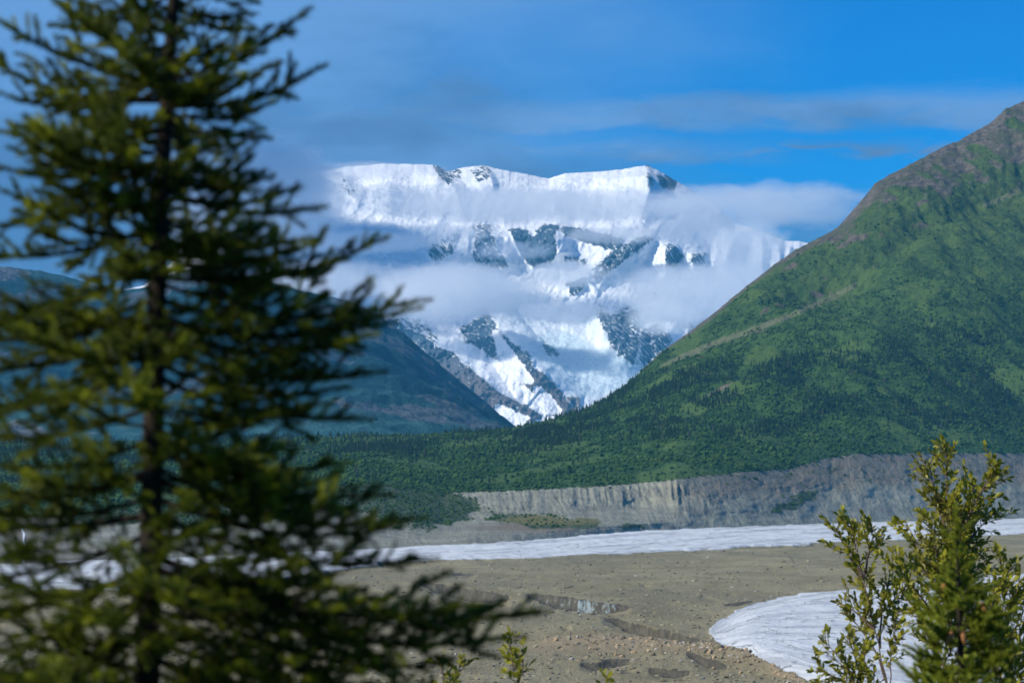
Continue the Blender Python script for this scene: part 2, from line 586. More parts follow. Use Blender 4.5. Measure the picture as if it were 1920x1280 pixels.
# ------------------------------------------------------------------ forest terrace and right-hand hill
ridge2 = pl([(-500, 800), (0, 832), (300, 828), (560, 820), (800, 815), (950, 804), (1040, 786), (1090, 771), (1130, 752), (1180, 716), (1240, 659),
             (1300, 617), (1345, 583), (1400, 537), (1450, 497), (1490, 470), (1520, 455), (1570, 427), (1595, 400), (1620, 371), (1640, 345), (1680, 322),
             (1760, 280), (1800, 263), (1815, 252), (1860, 229), (1885, 205), (1920, 190), (2000, 140), (2400, -60)])
Drid = pl([(-500, 4300), (0, 4400), (560, 4800), (1000, 5200), (1300, 5900), (1920, 7000), (2400, 7400)])
CREASE = [(2100, 290), (1920, 345), (1840, 385), (1700, 470), (1580, 545), (1400, 620), (1200, 700), (1100, 752)]
HN = 210
ht = np.linspace(0, 1, HN)
hcol = np.arange(-420, 2345, 3.6)
hi = np.clip(np.searchsorted(mc, hcol), 0, len(mc) - 1)
HP, HT = np.meshgrid(hcol, ht)
HD0 = crest_xyz[1][hi][None, :]
hp0 = pix(crest_xyz[0][hi], crest_xyz[1][hi], crest_xyz[2][hi])[1][None, :]
hill = sstep(HP, 1000, 1500)
gp = (1 - hill) * HT ** 0.8 + hill * (0.88 * HT + 0.12 * HT ** 2.2)
gd = (1 - hill) * HT + hill * (HT ** 0.92)
ridn = (1.3 * fbm(HP / 22, HP * 0, 4, seed=111) * sstep(HP, 1250, 1400) + 3.0 * fbm(HP / 60, HP * 0, 3, seed=112) * sstep(HP, 1500, 1650))
_q = np.arange(-800, 2700, 2.0)
_k = np.exp(-(np.arange(-150, 151) / 28.0) ** 2); _k /= _k.sum()
soft_r = np.interp(HP, _q, np.convolve(np.pad(ridge2(_q), 150, 'edge'), _k, 'valid'))
_w = sstep(HT, 0.84, 1.0)
ridn = ridn + sstep(HP, 1150, 1300) * 3.0 * fbm(HP / 9, HP * 0, 4, 0.6, seed=113)
hpy = hp0 + (ridge2(HP) * _w + soft_r * (1 - _w) + ridn * _w - hp0) * gp
hD = HD0 + (Drid(HP) - HD0) * gd
HX, HY, HZ = at(HP, hpy, hD)
inner = np.sin(np.pi * np.clip(HT, 0, 1)) ** 0.6
dcr = polydist(HP, hpy, CREASE)
HZ = HZ - hill * inner * 34 * np.exp(-(dcr / 26) ** 2)
# spurs and gullies running down the fall line (towards lower left of the slope)
fx_ = (HX * 0.80 + HY * 0.35) / 330.0
fy_ = (HY * 0.80 - HX * 0.35) / 900.0
HZ = HZ + hill * inner * sstep(HT, 0.5, 0.85) * 27 * fbm(HX / 55, HY / 70, 5, 0.6, seed=127, ridged=True)
HZ = HZ + hill * inner * (74 * fbm(fx_ * 0.95, fy_ * 0.9, 6, 0.52, seed=121, ridged=True) + 16 * fbm(HX / 120, HY / 160, 4, 0.55, seed=123))
HZ = HZ + (1 - hill) * inner * 9 * fbm(HX / 420, HY / 420, 4, 0.5, seed=125)
# back side
bk = []
lx, ly, lz = HX[-1], HY[-1], HZ[-1]
for k, (dd, dzz) in enumerate(((60, -25), (250, -140), (700, -420), (1500, -900))):
    f_ = (ly + dd) / ly
    bk.append((lx * f_, ly + dd, np.maximum(lz + dzz * (0.15 + 0.85 * sstep(hcol, 1000, 1500)), -4)))
HX2 = np.vstack([HX] + [b[0][None] for b in bk]); HY2 = np.vstack([HY] + [b[1][None] for b in bk]); HZ2 = np.vstack([HZ] + [b[2][None] for b in bk])
hu, hv = pix(HX2, HY2, HZ2)
nz1 = fbm(HX2 / 210, HY2 / 210, 5, 0.55, seed=131)
nz2 = fbm(HX2 / 60, HY2 / 60, 4, 0.6, seed=133)
above = hv - ridge2(hu)                             # px below the skyline
edge = np.interp(hu, [1100, 1240, 1400, 1520, 1620, 1700, 1800, 1920, 2300], [4, 6, 11, 17, 75, 120, 160, 205, 300])
rock = (1 - sstep(above / edge + 0.75 * nz1 + 0.35 * nz2, 0.35, 0.75)) * sstep(hu, 1130, 1260)
fine = fbm(HX2 / 150 + 3.3, HY2 / 90, 4, 0.55, seed=135)
rock = rock * (1 - 0.75 * sstep(fbm((HX2 * 0.8 + HY2 * 0.35) / 70, (HY2 * 0.8 - HX2 * 0.35) / 330, 4, 0.55, seed=139), 0.02, 0.22) * sstep(above, 8, 30))
rock = np.maximum(rock, 0.95 * sstep(fine + 0.25 * nz2, 0.24, 0.40) * sstep(hu, 1180, 1300) * (1 - sstep(above, 110, 230)))
scar = np.exp(-(polydist(hu, hv + 5 * nz2, [(1605, 533), (1570, 552), (1500, 583), (1430, 613), (1350, 640), (1260, 676), (1200, 706)]) / np.interp(hu, [1200, 1400, 1600], [5, 7, 6])) ** 2)
scar = scar * sstep(hu, 1190, 1290)
scar = np.maximum(scar, np.exp(-(polydist(hu, hv, [(1915, 355), (1880, 372), (1845, 385)]) / 5) ** 2))
meadow = sstep(fbm(HX2 / 160, HY2 / 260, 4, 0.5, seed=137), 0.02, 0.28)
HILL = dict(rock=rock, scar=scar, meadow=meadow)


def hill_mat():
    p = position()
    x, y, z = sep(p)
    n = noise(p, 0.012, 6, 0.6)
    n2 = noise(p, 0.05, 6, 0.65)
    n3 = noise(p, 0.2, 4, 0.7)
    up = smooth(z, 250.0, 900.0)
    g = mix(smooth(n2, 0.35, 0.65), (0.026, 0.068, 0.014), (0.056, 0.118, 0.020))
    g = mix(up * 0.7, g, mix(smooth(n2, 0.35, 0.62), (0.048, 0.090, 0.022), (0.094, 0.130, 0.033)))
    g = mix(smooth(attr('meadow') + (n - 0.5) * 1.2, 0.35, 0.9) * 0.6, g, (0.090, 0.150, 0.030))
    rk = mix(smooth(n2, 0.3, 0.7), (0.070, 0.060, 0.050), (0.190, 0.160, 0.125))
    rk = mix(smooth(n, 0.46, 0.6) * 0.75, rk, (0.075, 0.090, 0.040))
    c = mix(smooth(attr('rock') + (n - 0.5) * 0.9 + (n3 - 0.5) * 0.5, 0.40, 0.60), g, rk)
    c = mix(smooth(attr('scar') + (n3 - 0.5) * 1.2 + (n2 - 0.5) * 1.0, 0.34, 0.70) * 0.8, c, (0.17, 0.18, 0.10))
    return c, n * 22.0 + n2 * 9.0 + n3 * 2.0


o = grid('hillside', HX2, HY2, HZ2, material('hill_cover', hill_mat), HILL)
tag(o, kind='structure')

# ------------------------------------------------------------------ dark mountain on the left
sky3 = pl([(-500, 470), (-100, 480), (0, 500), (60, 506), (130, 520), (210, 545), (270, 540), (330, 510), (388, 496), (450, 520), (500, 528), (560, 545), (640, 562),
           (700, 584), (740, 610), (800, 662), (870, 721), (955, 795), (1010, 845), (1080, 890)])
lc = np.arange(-420, 1085, 3.0)
lt = np.concatenate([np.linspace(0, 1, 190)])
LP, LT = np.meshgrid(lc, lt)
lpy = 870 + (sky3(LP) + 4.5 * fbm(LP / 30, LP * 0, 5, 0.6, seed=141) - 870) * LT
lD = 6700 + (9600 - 6700) * LT ** 0.95
LX, LY, LZ = at(LP, lpy, lD)
inn = np.sin(np.pi * LT) ** 0.55
LZ = LZ + inn * (75 * fbm((LX * 0.75 - LY * 0.5) / 520, (LY * .75 + LX * .5) / 1500, 6, 0.52, seed=143, ridged=True) + 22 * fbm(LX / 180, LY / 180, 4, seed=145))
bk = []
for dd, dzz in ((80, -40), (300, -180), (800, -500)):
    f_ = (LY[-1] + dd) / LY[-1]
    bk.append((LX[-1] * f_, LY[-1] + dd, np.maximum(LZ[-1] + dzz, -6)))
LX = np.vstack([LX] + [b[0][None] for b in bk]); LY = np.vstack([LY] + [b[1][None] for b in bk]); LZ = np.vstack([LZ] + [b[2][None] for b in bk])
lu, lv_ = pix(LX, LY, LZ)
lrock = sstep(fbm(LX / 420 + 5, LY / 420, 5, 0.55, seed=147) + 0.25 * (1 - sstep(lv_ - sky3(lu), 5, 70)), 0.05, 0.35)


def dark_mtn():
    p = position()
    n = noise(p, 0.008, 6, 0.6)
    n2 = noise(p, 0.04, 6, 0.65)
    g = mix(smooth(n, 0.4, 0.65), (0.018, 0.080, 0.092), (0.046, 0.115, 0.118))  # the blue of distant haze is put into the plant cover colour
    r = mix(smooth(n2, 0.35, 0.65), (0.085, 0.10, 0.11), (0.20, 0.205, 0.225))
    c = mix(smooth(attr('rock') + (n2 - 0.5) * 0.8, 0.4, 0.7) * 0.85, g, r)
    return c, n * 30.0 + n2 * 10.0


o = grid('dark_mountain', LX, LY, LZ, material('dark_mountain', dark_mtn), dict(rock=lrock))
tag(o, kind='structure')

# ------------------------------------------------------------------ snow massif
sky0 = pl([(-520, 680), (-200, 620), (0, 575), (120, 560), (200, 550), (270, 535), (320, 495), (380, 415), (420, 368), (460, 338), (520, 326), (570, 322), (610, 319), (650, 313), (720, 307), (790, 308), (818, 310), (840, 322), (868, 314), (905, 310), (940, 318), (985, 326),
           (1028, 335), (1060, 325), (1120, 322), (1165, 318), (1190, 313), (1214, 310), (1235, 320), (1262, 336), (1290, 352), (1318, 372), (1350, 395), (1378, 420),
           (1398, 424), (1420, 431), (1445, 441), (1475, 452), (1500, 452), (1525, 458), (1570, 480), (1640, 520), (1800, 560)])
Zq = lambda pts: [(525 + x / 1.7067, 244 + y / 1.7067) for x, y in pts]
sc_ = np.concatenate([np.arange(-520, 300, 7.0), np.arange(300, 1770, 2.1)])
NR = 320
SP, ST_ = np.meshgrid(sc_, np.linspace(0, 1, NR))
_q = np.arange(-700, 2300, 2.0)
_k = np.exp(-(np.arange(-150, 151) / 34.0) ** 2); _k /= _k.sum()
soft_sky = np.interp(SP, _q, np.convolve(np.pad(sky0(_q), 150, 'edge'), _k, 'valid'))
_w = sstep(ST_, 0.90, 1.0)
sky_s = (sky0(SP) + 1.8 * fbm(SP / 14, SP * 0, 4, 0.6, seed=221)) * _w + soft_sky * (1 - _w)
SQ = 860 - ST_ * (860 - sky_s)
SD = np.interp(ST_, [0, .11, .29, .47, .63, .77, .86, 1.0], [17400, 18300, 19400, 20500, 21250, 21600, 22250, 23000])


def signed(poly):
    """distance in px to a line, positive on its right-hand side, and the place along it"""
    best = np.full(SP.shape, 1e9); sg = np.zeros(SP.shape); al = np.zeros(SP.shape)
    n = len(poly) - 1
    for k_, ((x0, y0), (x1, y1)) in enumerate(zip(poly, poly[1:])):
        dx_, dy_ = x1 - x0, y1 - y0
        t = np.clip(((SP - x0) * dx_ + (SQ - y0) * dy_) / (dx_ * dx_ + dy_ * dy_), 0, 1)
        d = np.hypot(SP - x0 - t * dx_, SQ - y0 - t * dy_)
        c = (SP - x0) * dy_ - (SQ - y0) * dx_
        m = d < best
        best = np.where(m, d, best); sg = np.where(m, np.sign(c), sg); al = np.where(m, (k_ + t) / n, al)
    return best, sg, al


wpx = 16 * fbm(SP / 70, SQ / 70, 4, 0.55, seed=201)
wpy = 16 * fbm(SP / 70 + 9, SQ / 70, 4, 0.55, seed=203)
relief = np.zeros_like(SD)
for poly, A, wl, wr in (
        (Zq([(1180, 112), (1178, 150), (1182, 200), (1150, 290)]), 330, 110, 34),
        (Zq([(500, 108), (530, 150), (560, 190), (600, 300)]), 150, 60, 22), (Zq([(640, 112), (672, 150), (690, 200)]), 110, 40, 18),
        (Zq([(180, 120), (215, 180), (260, 260)]), 120, 46, 26), (Zq([(370, 110), (350, 200), (330, 300)]), 90, 60, 40),
        (Zq([(860, 155), (880, 200), (900, 300)]), 80, 60, 60),
        (Zq([(600, 300), (602, 350), (600, 440)]), 260, 46, 60), (Zq([(650, 300), (700, 370), (760, 440)]), 170, 40, 26),
        (Zq([(890, 290), (888, 360), (892, 430)]), 300, 70, 34), (Zq([(1200, 320), (1100, 400), (1000, 470), (930, 520)]), 220, 50, 40),
        (Zq([(1240, 350), (1238, 400), (1245, 450)]), 190, 46, 30), (Zq([(1340, 360), (1320, 420), (1330, 470)]), 140, 40, 30),
        (Zq([(1480, 305), (1440, 380), (1420, 460)]), 230, 46, 34), (Zq([(1530, 325), (1545, 380), (1540, 470)]), 170, 26, 20),
        (Zq([(1590, 345), (1600, 400), (1590, 470)]), 170, 24, 18), (Zq([(1640, 355), (1625, 410), (1620, 470)]), 170, 26, 18), (Zq([(1690, 365), (1660, 430)]), 150, 24, 20),
        (Zq([(660, 570), (705, 625), (760, 680), (805, 745), (870, 790), (955, 880)]), 420, 85, 42),
        (Zq([(300, 560), (345, 590), (440, 660), (560, 715), (640, 790), (710, 850), (810, 930)]), 360, 40, 70),
        (Zq([(715, 785), (790, 840), (890, 900)]), 160, 24, 20), (Zq([(560, 590), (600, 640), (680, 740)]), 120, 30, 24),
        (Zq([(1020, 560), (1040, 640), (1105, 715), (1160, 760)]), 300, 40, 60), (Zq([(1130, 570), (1142, 640), (1128, 740)]), 200, 30, 26),
        (Zq([(1285, 600), (1240, 650), (1180, 730)]), 220, 40, 46), (Zq([(1080, 590), (1090, 660), (1110, 720)]), 130, 20, 16),
        (Zq([(770, 560), (850, 640), (860, 680)]), 160, 40, 40)):
    d, sg, al = signed(poly)
    w = np.where(sg > 0, wr, wl) * (1 + 0.35 * fbm(SP / 30, SQ / 40, 3, seed=231))
    endd = np.minimum(1, 0.35 + 2.2 * al) * np.minimum(1, 0.2 + 3.0 * (1 - al))
    relief = np.maximum(relief, A * np.clip(1 - (d + 0.35 * wpx) / w, 0, 1) ** 0.85 * endd) + 0.25 * A * np.exp(-d / (2.2 * wl)) * endd
top = 1 - sstep(ST_, 0.80, 0.99)
nzr = fbm((SP + wpx) / 46 + (SQ + wpy) / 130, (SQ + wpy) / 85, 6, 0.55, seed=205, ridged=True)
nzf = fbm((SP + wpx) / 12, (SQ + wpy) / 17, 4, 0.6, seed=207, ridged=True)
icef = np.zeros_like(SD)


def blob(poly, soft, s):
    poly = Zq(poly)
    d = polydist(SP, SQ, poly + poly[:1])
    q = np.where(inpoly(SP, SQ, poly), d, -d)
    return s * sstep(q + 4.5 * nzr + 3.5 * nzf + 2, -soft - 2, soft + 2)


rockm = np.zeros_like(SD)
for poly, soft, s in (
        ([(728, 330), (765, 322), (785, 330), (805, 362), (825, 330), (850, 312), (888, 312), (886, 400), (830, 422), (780, 424), (752, 385)], 3, 0.9),
        ([(905, 318), (960, 322), (1082, 350), (1085, 368), (1010, 376), (960, 356), (900, 346)], 3, 0.88),
        ([(622, 312), (660, 305), (690, 360), (742, 432), (640, 424), (610, 385)], 8, 0.66), ([(475, 385), (540, 340), (572, 328), (560, 392), (500, 412)], 6, 0.58),
        ([(1190, 340), (1140, 382), (1080, 424), (1010, 474), (996, 462), (1060, 402), (1130, 355)], 4, 0.72), ([(928, 495), (975, 480), (965, 500), (938, 516)], 2, 0.85),
        ([(1240, 372), (1262, 380), (1282, 410), (1262, 430), (1242, 428)], 3, 0.72), ([(1318, 405), (1362, 400), (1352, 432)], 4, 0.55), ([(900, 395), (960, 402), (972, 425), (930, 432)], 3, 0.68),
        ([(1235, 148), (1262, 164), (1257, 184), (1230, 176)], 1.5, 0.95), ([(1180, 114), (1193, 126), (1190, 170), (1180, 176)], 1.5, 0.5), ([(1212, 146), (1224, 150), (1224, 168)], 1.5, 0.7),
        ([(500, 115), (548, 150), (542, 167), (508, 140)], 2, 0.66), ([(618, 132), (660, 118), (672, 142), (633, 156)], 3, 0.62), ([(540, 142), (578, 128), (572, 152)], 2, 0.55), ([(180, 130), (230, 195), (225, 210), (185, 150)], 3, 0.42),
        ([(350, 610), (400, 640), (450, 655), (490, 700), (560, 715), (620, 775), (700, 845), (800, 895), (835, 912), (775, 938), (690, 892), (560, 802), (470, 722), (400, 662)], 4, 0.92),
        ([(360, 600), (440, 610), (500, 660), (480, 700), (430, 660)], 8, 0.55),
        ([(585, 640), (640, 605), (668, 592), (690, 640), (745, 690), (795, 722), (802, 772), (750, 765), (700, 724), (660, 735), (600, 682)], 6, 0.80),
        ([(790, 765), (832, 778), (882, 828), (935, 892), (880, 905), (830, 852), (800, 822)], 3, 0.95), ([(712, 786), (760, 800), (832, 862), (884, 903), (810, 893), (760, 852)], 3, 0.9),
        ([(880, 862), (950, 858), (955, 890), (900, 895)], 3, 0.7), ([(848, 690), (872, 700), (884, 716), (860, 712)], 2, 0.8),
        ([(1016, 570), (1060, 592), (1100, 578), (1142, 578), (1152, 640), (1142, 692), (1132, 744), (1090, 712), (1050, 652)], 7, 0.74),
        ([(1158, 640), (1200, 628), (1242, 650), (1252, 692), (1180, 762), (1148, 742)], 7, 0.70), ([(1255, 610), (1320, 625), (1300, 650), (1262, 632)], 4, 0.5)):
    rockm = np.maximum(rockm, blob(poly, soft, s))
for poly in ([(555, 690), (620, 698), (700, 760), (762, 812), (855, 884), (842, 898), (760, 852), (680, 802), (600, 742)], [(700, 888), (785, 920), (762, 944), (715, 922)],
             [(820, 828), (862, 855), (890, 898), (845, 894)], [(690, 650), (740, 720), (800, 800), (770, 800), (710, 730)]):
    rockm = rockm * (1 - blob(poly, 2, 0.97))
for poly in ([(690, 325), (724, 330), (752, 385), (785, 430), (748, 432), (712, 380)], [(892, 330), (905, 350), (960, 362), (1020, 382), (990, 398), (905, 392), (892, 420)], [(590, 330), (612, 335), (604, 400), (585, 420), (565, 400)]):
    rockm = rockm * (1 - blob(poly, 1, 0.95))
icef = blob([(790, 690), (860, 640), (930, 650), (1010, 705), (1140, 742), (1150, 772), (1100, 832), (1000, 852), (930, 842), (860, 765)], 12, 1.0)
icef = np.maximum(icef, 0.45 * blob([(690, 570), (770, 560), (1000, 570), (1040, 680), (900, 650), (800, 690)], 14, 1.0))
rel = relief + (62 * nzr + 15 * nzf) * (0.25 + 0.75 * top) * (1 - 0.55 * icef) + rockm * (60 * nzf + 40 * nzr) * top
crev = fbm(SP / 30 + SQ / 50, SQ / 4.5, 4, 0.6, seed=241, ridged=True)
rel = rel + 16 * crev * icef + 10 * fbm(SP / 60, SQ / 9, 4, 0.6, seed=243) * top
rel = rel * (1 - 0.92 * sstep(ST_, 0.965, 1.0))
SX, SY, SZ = at(SP, SQ, SD - rel)
bk = []
for dd, dzz in ((60, -40), (400, -350), (1500, -1500)):
    f_ = (SY[-1] + dd) / SY[-1]
    bk.append((SX[-1] * f_, SY[-1] + dd, SZ[-1] + dzz))
SX = np.vstack([SX] + [q[0][None] for q in bk]); SY = np.vstack([SY] + [q[1][None] for q in bk]); SZ = np.vstack([SZ] + [q[2][None] for q in bk])
pad = lambda a: np.vstack([a, np.repeat(a[-1:], 3, 0)])
warm = sstep(SQ, 620, 740) * (1 - sstep(SP, 1090, 1200))
rockm, icef, warm = pad(rockm), pad(icef), pad(warm)


def massif_mat():
    p = position()
    x, y, z = sep(p)
    n = noise(p, 0.006, 6, 0.6)
    n2 = noise(vec(x * 0.8 + z * 0.5, y, z * 0.6 - x * 0.3), 0.016, 6, 0.7)
    n3 = noise(vec(x * 1.0 + z * 0.6, y, z * 0.35), 0.05, 5, 0.75)
    snow = mix(smooth(n2, 0.35, 0.6), (0.80, 0.85, 0.91), (0.90, 0.915, 0.93))
    ice_ = mix(smooth(n3, 0.35, 0.6), (0.44, 0.58, 0.66), (0.66, 0.77, 0.83))
    c = mix(attr('icef') * smooth(n2, 0.12, 0.42), snow, ice_)
    rk = mix(smooth(n3, 0.3, 0.65), (0.038, 0.080, 0.135), (0.110, 0.165, 0.235))  # blue of the shaded upper cliffs is put into the rock colour
    rk = mix(attr('warm') * 0.85, rk, mix(smooth(n3, 0.3, 0.65), (0.105, 0.075, 0.072), (0.24, 0.19, 0.175)))
    n4 = noise(vec(x * 1.0 - z * 0.5, y, z * 0.8), 0.11, 4, 0.75)
    n5 = noise(vec(x * 1.0 + z * 0.7, y * 0.4, z * 0.18 - x * 0.1), 0.035, 5, 0.7)
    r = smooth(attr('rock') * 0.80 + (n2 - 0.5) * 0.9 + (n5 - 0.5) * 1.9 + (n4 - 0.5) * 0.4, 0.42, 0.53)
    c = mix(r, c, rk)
    return c, n * 40.0 + n2 * 9.0 + n3 * 2.0 + r * (n2 * 26.0 + n5 * 30.0 + n3 * 12.0)


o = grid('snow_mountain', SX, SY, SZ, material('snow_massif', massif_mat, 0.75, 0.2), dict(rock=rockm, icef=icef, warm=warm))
tag(o, kind='structure')
# ------------------------------------------------------------------ trees of the terrace and hill
def leafy(name, fn, transl=0.35, rough=0.6):
    m = bpy.data.materials.new(name)
    m.use_nodes = True
    S.nt = m.node_tree
    nt = m.node_tree
    b = nt.nodes['Principled BSDF']
    b.inputs['Roughness'].default_value = rough
    b.inputs['Specular IOR Level'].default_value = 0.25
    c = fn()
    put(b.inputs['Base Color'], c)
    t = node('ShaderNodeBsdfTranslucent')
    put(t.inputs['Color'], c)
    ms = node('ShaderNodeMixShader')
    ms.inputs[0].default_value = transl
    nt.links.new(b.outputs[0], ms.inputs[1]); nt.links.new(t.outputs[0], ms.inputs[2])
    nt.links.new(ms.outputs[0], nt.nodes['Material Output'].inputs['Surface'])
    return m


def far_spruce_col():
    r = objrand()
    c = mix(r, (0.008, 0.026, 0.009), (0.020, 0.046, 0.014))
    return mix(smooth(r, 0.95, 0.99) * 0.7, c, (0.09, 0.085, 0.075))


def far_bush_col():
    r = objrand()
    n = noise(position(), 0.008, 4, 0.6)
    c = mix(op('POWER', r, 1.6), (0.028, 0.080, 0.013), (0.086, 0.164, 0.023))
    n5 = noise(position(), 0.02, 3, 0.6)
    c = mix(smooth(n5, 0.54, 0.66) * 0.6, c, (0.105, 0.165, 0.028))
    return mix(smooth(n, 0.4, 0.62) * 0.6, c, (0.020, 0.066, 0.014))


M_fsp = leafy('far_spruce', far_spruce_col, 0.15, 0.8)
M_fbu = leafy('far_bush', far_bush_col, 0.25, 0.8)


def spruce_mesh(seed, h, r0):
    rr = random.Random(seed)
    vs, fs = [], []
    tiers = 8
    for k in range(tiers):
        s = k / tiers
        z0 = h * (0.06 + 0.86 * s)
        z1 = h * min(1.0, 0.06 + 0.86 * s + 0.30 - 0.08 * s)
        rad = r0 * (1 - s) ** 0.8 * rr.uniform(0.8, 1.15) + 0.12
        b = len(vs); n = 10
        ox, oy = rr.uniform(-.1, .1), rr.uniform(-.1, .1)
        vs.append((ox * rad, oy * rad, z1))
        for i in range(n):
            a = 2 * math.pi * i / n + k
            q = rad * (rr.uniform(0.85, 1.2) if i % 2 else rr.uniform(0.35, 0.6))
            vs.append((q * math.cos(a), q * math.sin(a), z0 + (0 if i % 2 else 0.05 * h) + rr.uniform(-.02, .02) * h))
        for i in range(n):
            fs.append((b, b + 1 + i, b + 1 + (i + 1) % n))
    b = len(vs)
    for i in range(3):
        a = 2 * math.pi * i / 3
        vs.append((0.18 * math.cos(a), 0.18 * math.sin(a), -0.8))
    vs.append((0, 0, h * 0.5))
    for i in range(3): fs.append((b + i, b + (i + 1) % 3, b + 3))
    return mesh_np('spruce_tree', vs, fs, False)


def ico(sub):
    import bmesh
    bm = bmesh.new()
    bmesh.ops.create_icosphere(bm, subdivisions=sub, radius=1)
    v = np.array([q.co[:] for q in bm.verts]); f = np.array([[q.index for q in p.verts] for p in bm.faces])
    bm.free()
    return v, f


ICO1, ICO2, ICO4 = ico(1), ico(2), ico(4)


def bush_mesh(seed, h, r0):
    rg = np.random.default_rng(seed)
    vs, fs = [], []; off = 0
    for k in range(6):
        v, f = ICO2
        a = rg.uniform(0, 6.28); q = r0 * (0 if k == 0 else rg.uniform(0.35, 0.75))
        s = r0 * (0.7 if k == 0 else rg.uniform(0.32, 0.55))
        hh = h * (0.5 if k == 0 else rg.uniform(0.22, 0.42))
        w_ = v * (1 + rg.uniform(-0.28, 0.28, (len(v), 1))) * np.array([s, s, hh])
        w_ = w_ + np.array([q * math.cos(a), q * math.sin(a), hh * 0.9 + (0 if k == 0 else rg.uniform(0, 0.35) * h)])
        vs.append(w_); fs.append(f + off); off += len(v)
    return mesh_np('alder_bush', np.vstack(vs), np.vstack(fs), False)


# cell areas of the hillside sheet and what grows where
cxx = 0.25 * (HX2[:-1, :-1] + HX2[1:, 1:] + HX2[1:, :-1] + HX2[:-1, 1:])
cyy = 0.25 * (HY2[:-1, :-1] + HY2[1:, 1:] + HY2[1:, :-1] + HY2[:-1, 1:])
area = np.abs((HX2[:-1, 1:] - HX2[:-1, :-1]) * (HY2[1:, :-1] - HY2[:-1, :-1]))
cu, cv = hu[:-1, :-1], hv[:-1, :-1]
crock, cscar, cmead = rock[:-1, :-1], scar[:-1, :-1], meadow[:-1, :-1]
front = np.zeros_like(area); front[:HN] = 1.0; front[HN - 1:HN + 1] = 0.7
clump = fbm(cxx / 150, cyy / 220, 4, 0.55, seed=401)
clump2 = fbm(cxx / 60 + 7, cyy / 90, 3, 0.55, seed=403)
lineA = np.interp(cu, [-400, 560, 900, 1080, 1200, 1350, 1500, 1700, 1920, 2300], [822, 806, 800, 755, 715, 690, 660, 640, 600, 560])
lineB = np.interp(cu, [-400, 300, 560, 900, 1100, 1300, 1500, 1700, 1920, 2300], [900, 900, 862, 850, 820, 815, 805, 800, 790, 790])
wcon = sstep(cv, lineA - 25, lineA + 10) * (1 - sstep(cv, lineB - 20, lineB + 25)) * (0.07 + 1.3 * sstep(clump, 0.0, 0.30))
wcon = wcon + 0.10 * sstep(cv, lineA - 110, lineA) * sstep(clump, 0.0, 0.4)
wcon = wcon * (1 - sstep(crock, .3, .6)) * (1 - 0.9 * cscar) * front
near_ridge = 1 - sstep(cv - ridge2(cu), 14, 40)
wcon = np.where((cu > 1060) & (cu < 1330), wcon + 0.35 * near_ridge * front * sstep(clump2, -0.2, 0.2) * (cu < 1215), wcon)
wbush = (1 - sstep(crock, .25, .55)) * (1 - cscar) * (1 - 0.86 * cmead) * front
wbush = wbush * (0.25 + 0.75 * sstep(cv, lineA - 200, lineA)) * (0.2 + sstep(clump2, -0.2, 0.25))


def sample(wt, n):
    p = (wt * area).ravel(); p = p / p.sum()
    k = RNG.choice(len(p), n, p=p)
    i, j = np.unravel_index(k, area.shape)
    a, b = RNG.random(n), RNG.random(n)

    def bl(G):
        return G[i, j] * (1 - a) * (1 - b) + G[i, j + 1] * a * (1 - b) + G[i + 1, j] * (1 - a) * b + G[i + 1, j + 1] * a * b
    return bl(HX2), bl(HY2), bl(HZ2)


def scatter(name, P, protos, rot, scl):
    me = bpy.data.meshes.new(name)
    me.vertices.add(len(P)); me.vertices.foreach_set('co', np.ascontiguousarray(P, np.float32).ravel())
    a = me.attributes.new('turn', 'FLOAT_VECTOR', 'POINT'); a.data.foreach_set('vector', np.stack([rot * 0, rot * 0, rot], -1).astype(np.float32).ravel())
    a = me.attributes.new('size', 'FLOAT_VECTOR', 'POINT'); a.data.foreach_set('vector', scl.astype(np.float32).ravel())
    o = link_mesh(name, me)
    g = bpy.data.node_groups.new(name, 'GeometryNodeTree')
    g.interface.new_socket('Geometry', in_out='INPUT', socket_type='NodeSocketGeometry')
    g.interface.new_socket('Geometry', in_out='OUTPUT', socket_type='NodeSocketGeometry')
    gi, go = g.nodes.new('NodeGroupInput'), g.nodes.new('NodeGroupOutput')
    mp = g.nodes.new('GeometryNodeMeshToPoints')
    g.links.new(gi.outputs[0], mp.inputs['Mesh'])
    idx = g.nodes.new('FunctionNodeRandomValue'); idx.data_type = 'INT'
    idx.inputs[4].default_value = 0; idx.inputs[5].default_value = len(protos) - 1
    join = g.nodes.new('GeometryNodeJoinGeometry')
    for q, pr in enumerate(protos):
        oi = g.nodes.new('GeometryNodeObjectInfo')
        oi.inputs['Object'].default_value = pr
        oi.inputs['As Instance'].default_value = True
        cmp_ = g.nodes.new('FunctionNodeCompare'); cmp_.data_type = 'INT'; cmp_.operation = 'EQUAL'
        g.links.new(idx.outputs[2], cmp_.inputs[2]); cmp_.inputs[3].default_value = q
        ip = g.nodes.new('GeometryNodeInstanceOnPoints')
        g.links.new(mp.outputs[0], ip.inputs['Points'])
        g.links.new(cmp_.outputs[0], ip.inputs['Selection'])
        g.links.new(oi.outputs['Geometry'], ip.inputs['Instance'])
        for at_, s_ in (('turn', 'Rotation'), ('size', 'Scale')):
            na = g.nodes.new('GeometryNodeInputNamedAttribute'); na.data_type = 'FLOAT_VECTOR'
            na.inputs['Name'].default_value = at_
            g.links.new(na.outputs[0], ip.inputs[s_])
        g.links.new(ip.outputs[0], join.inputs[0])
    g.links.new(join.outputs[0], go.inputs[0])
    md = o.modifiers.new('scatter', 'NODES'); md.node_group = g
    return tag(o, kind='stuff')


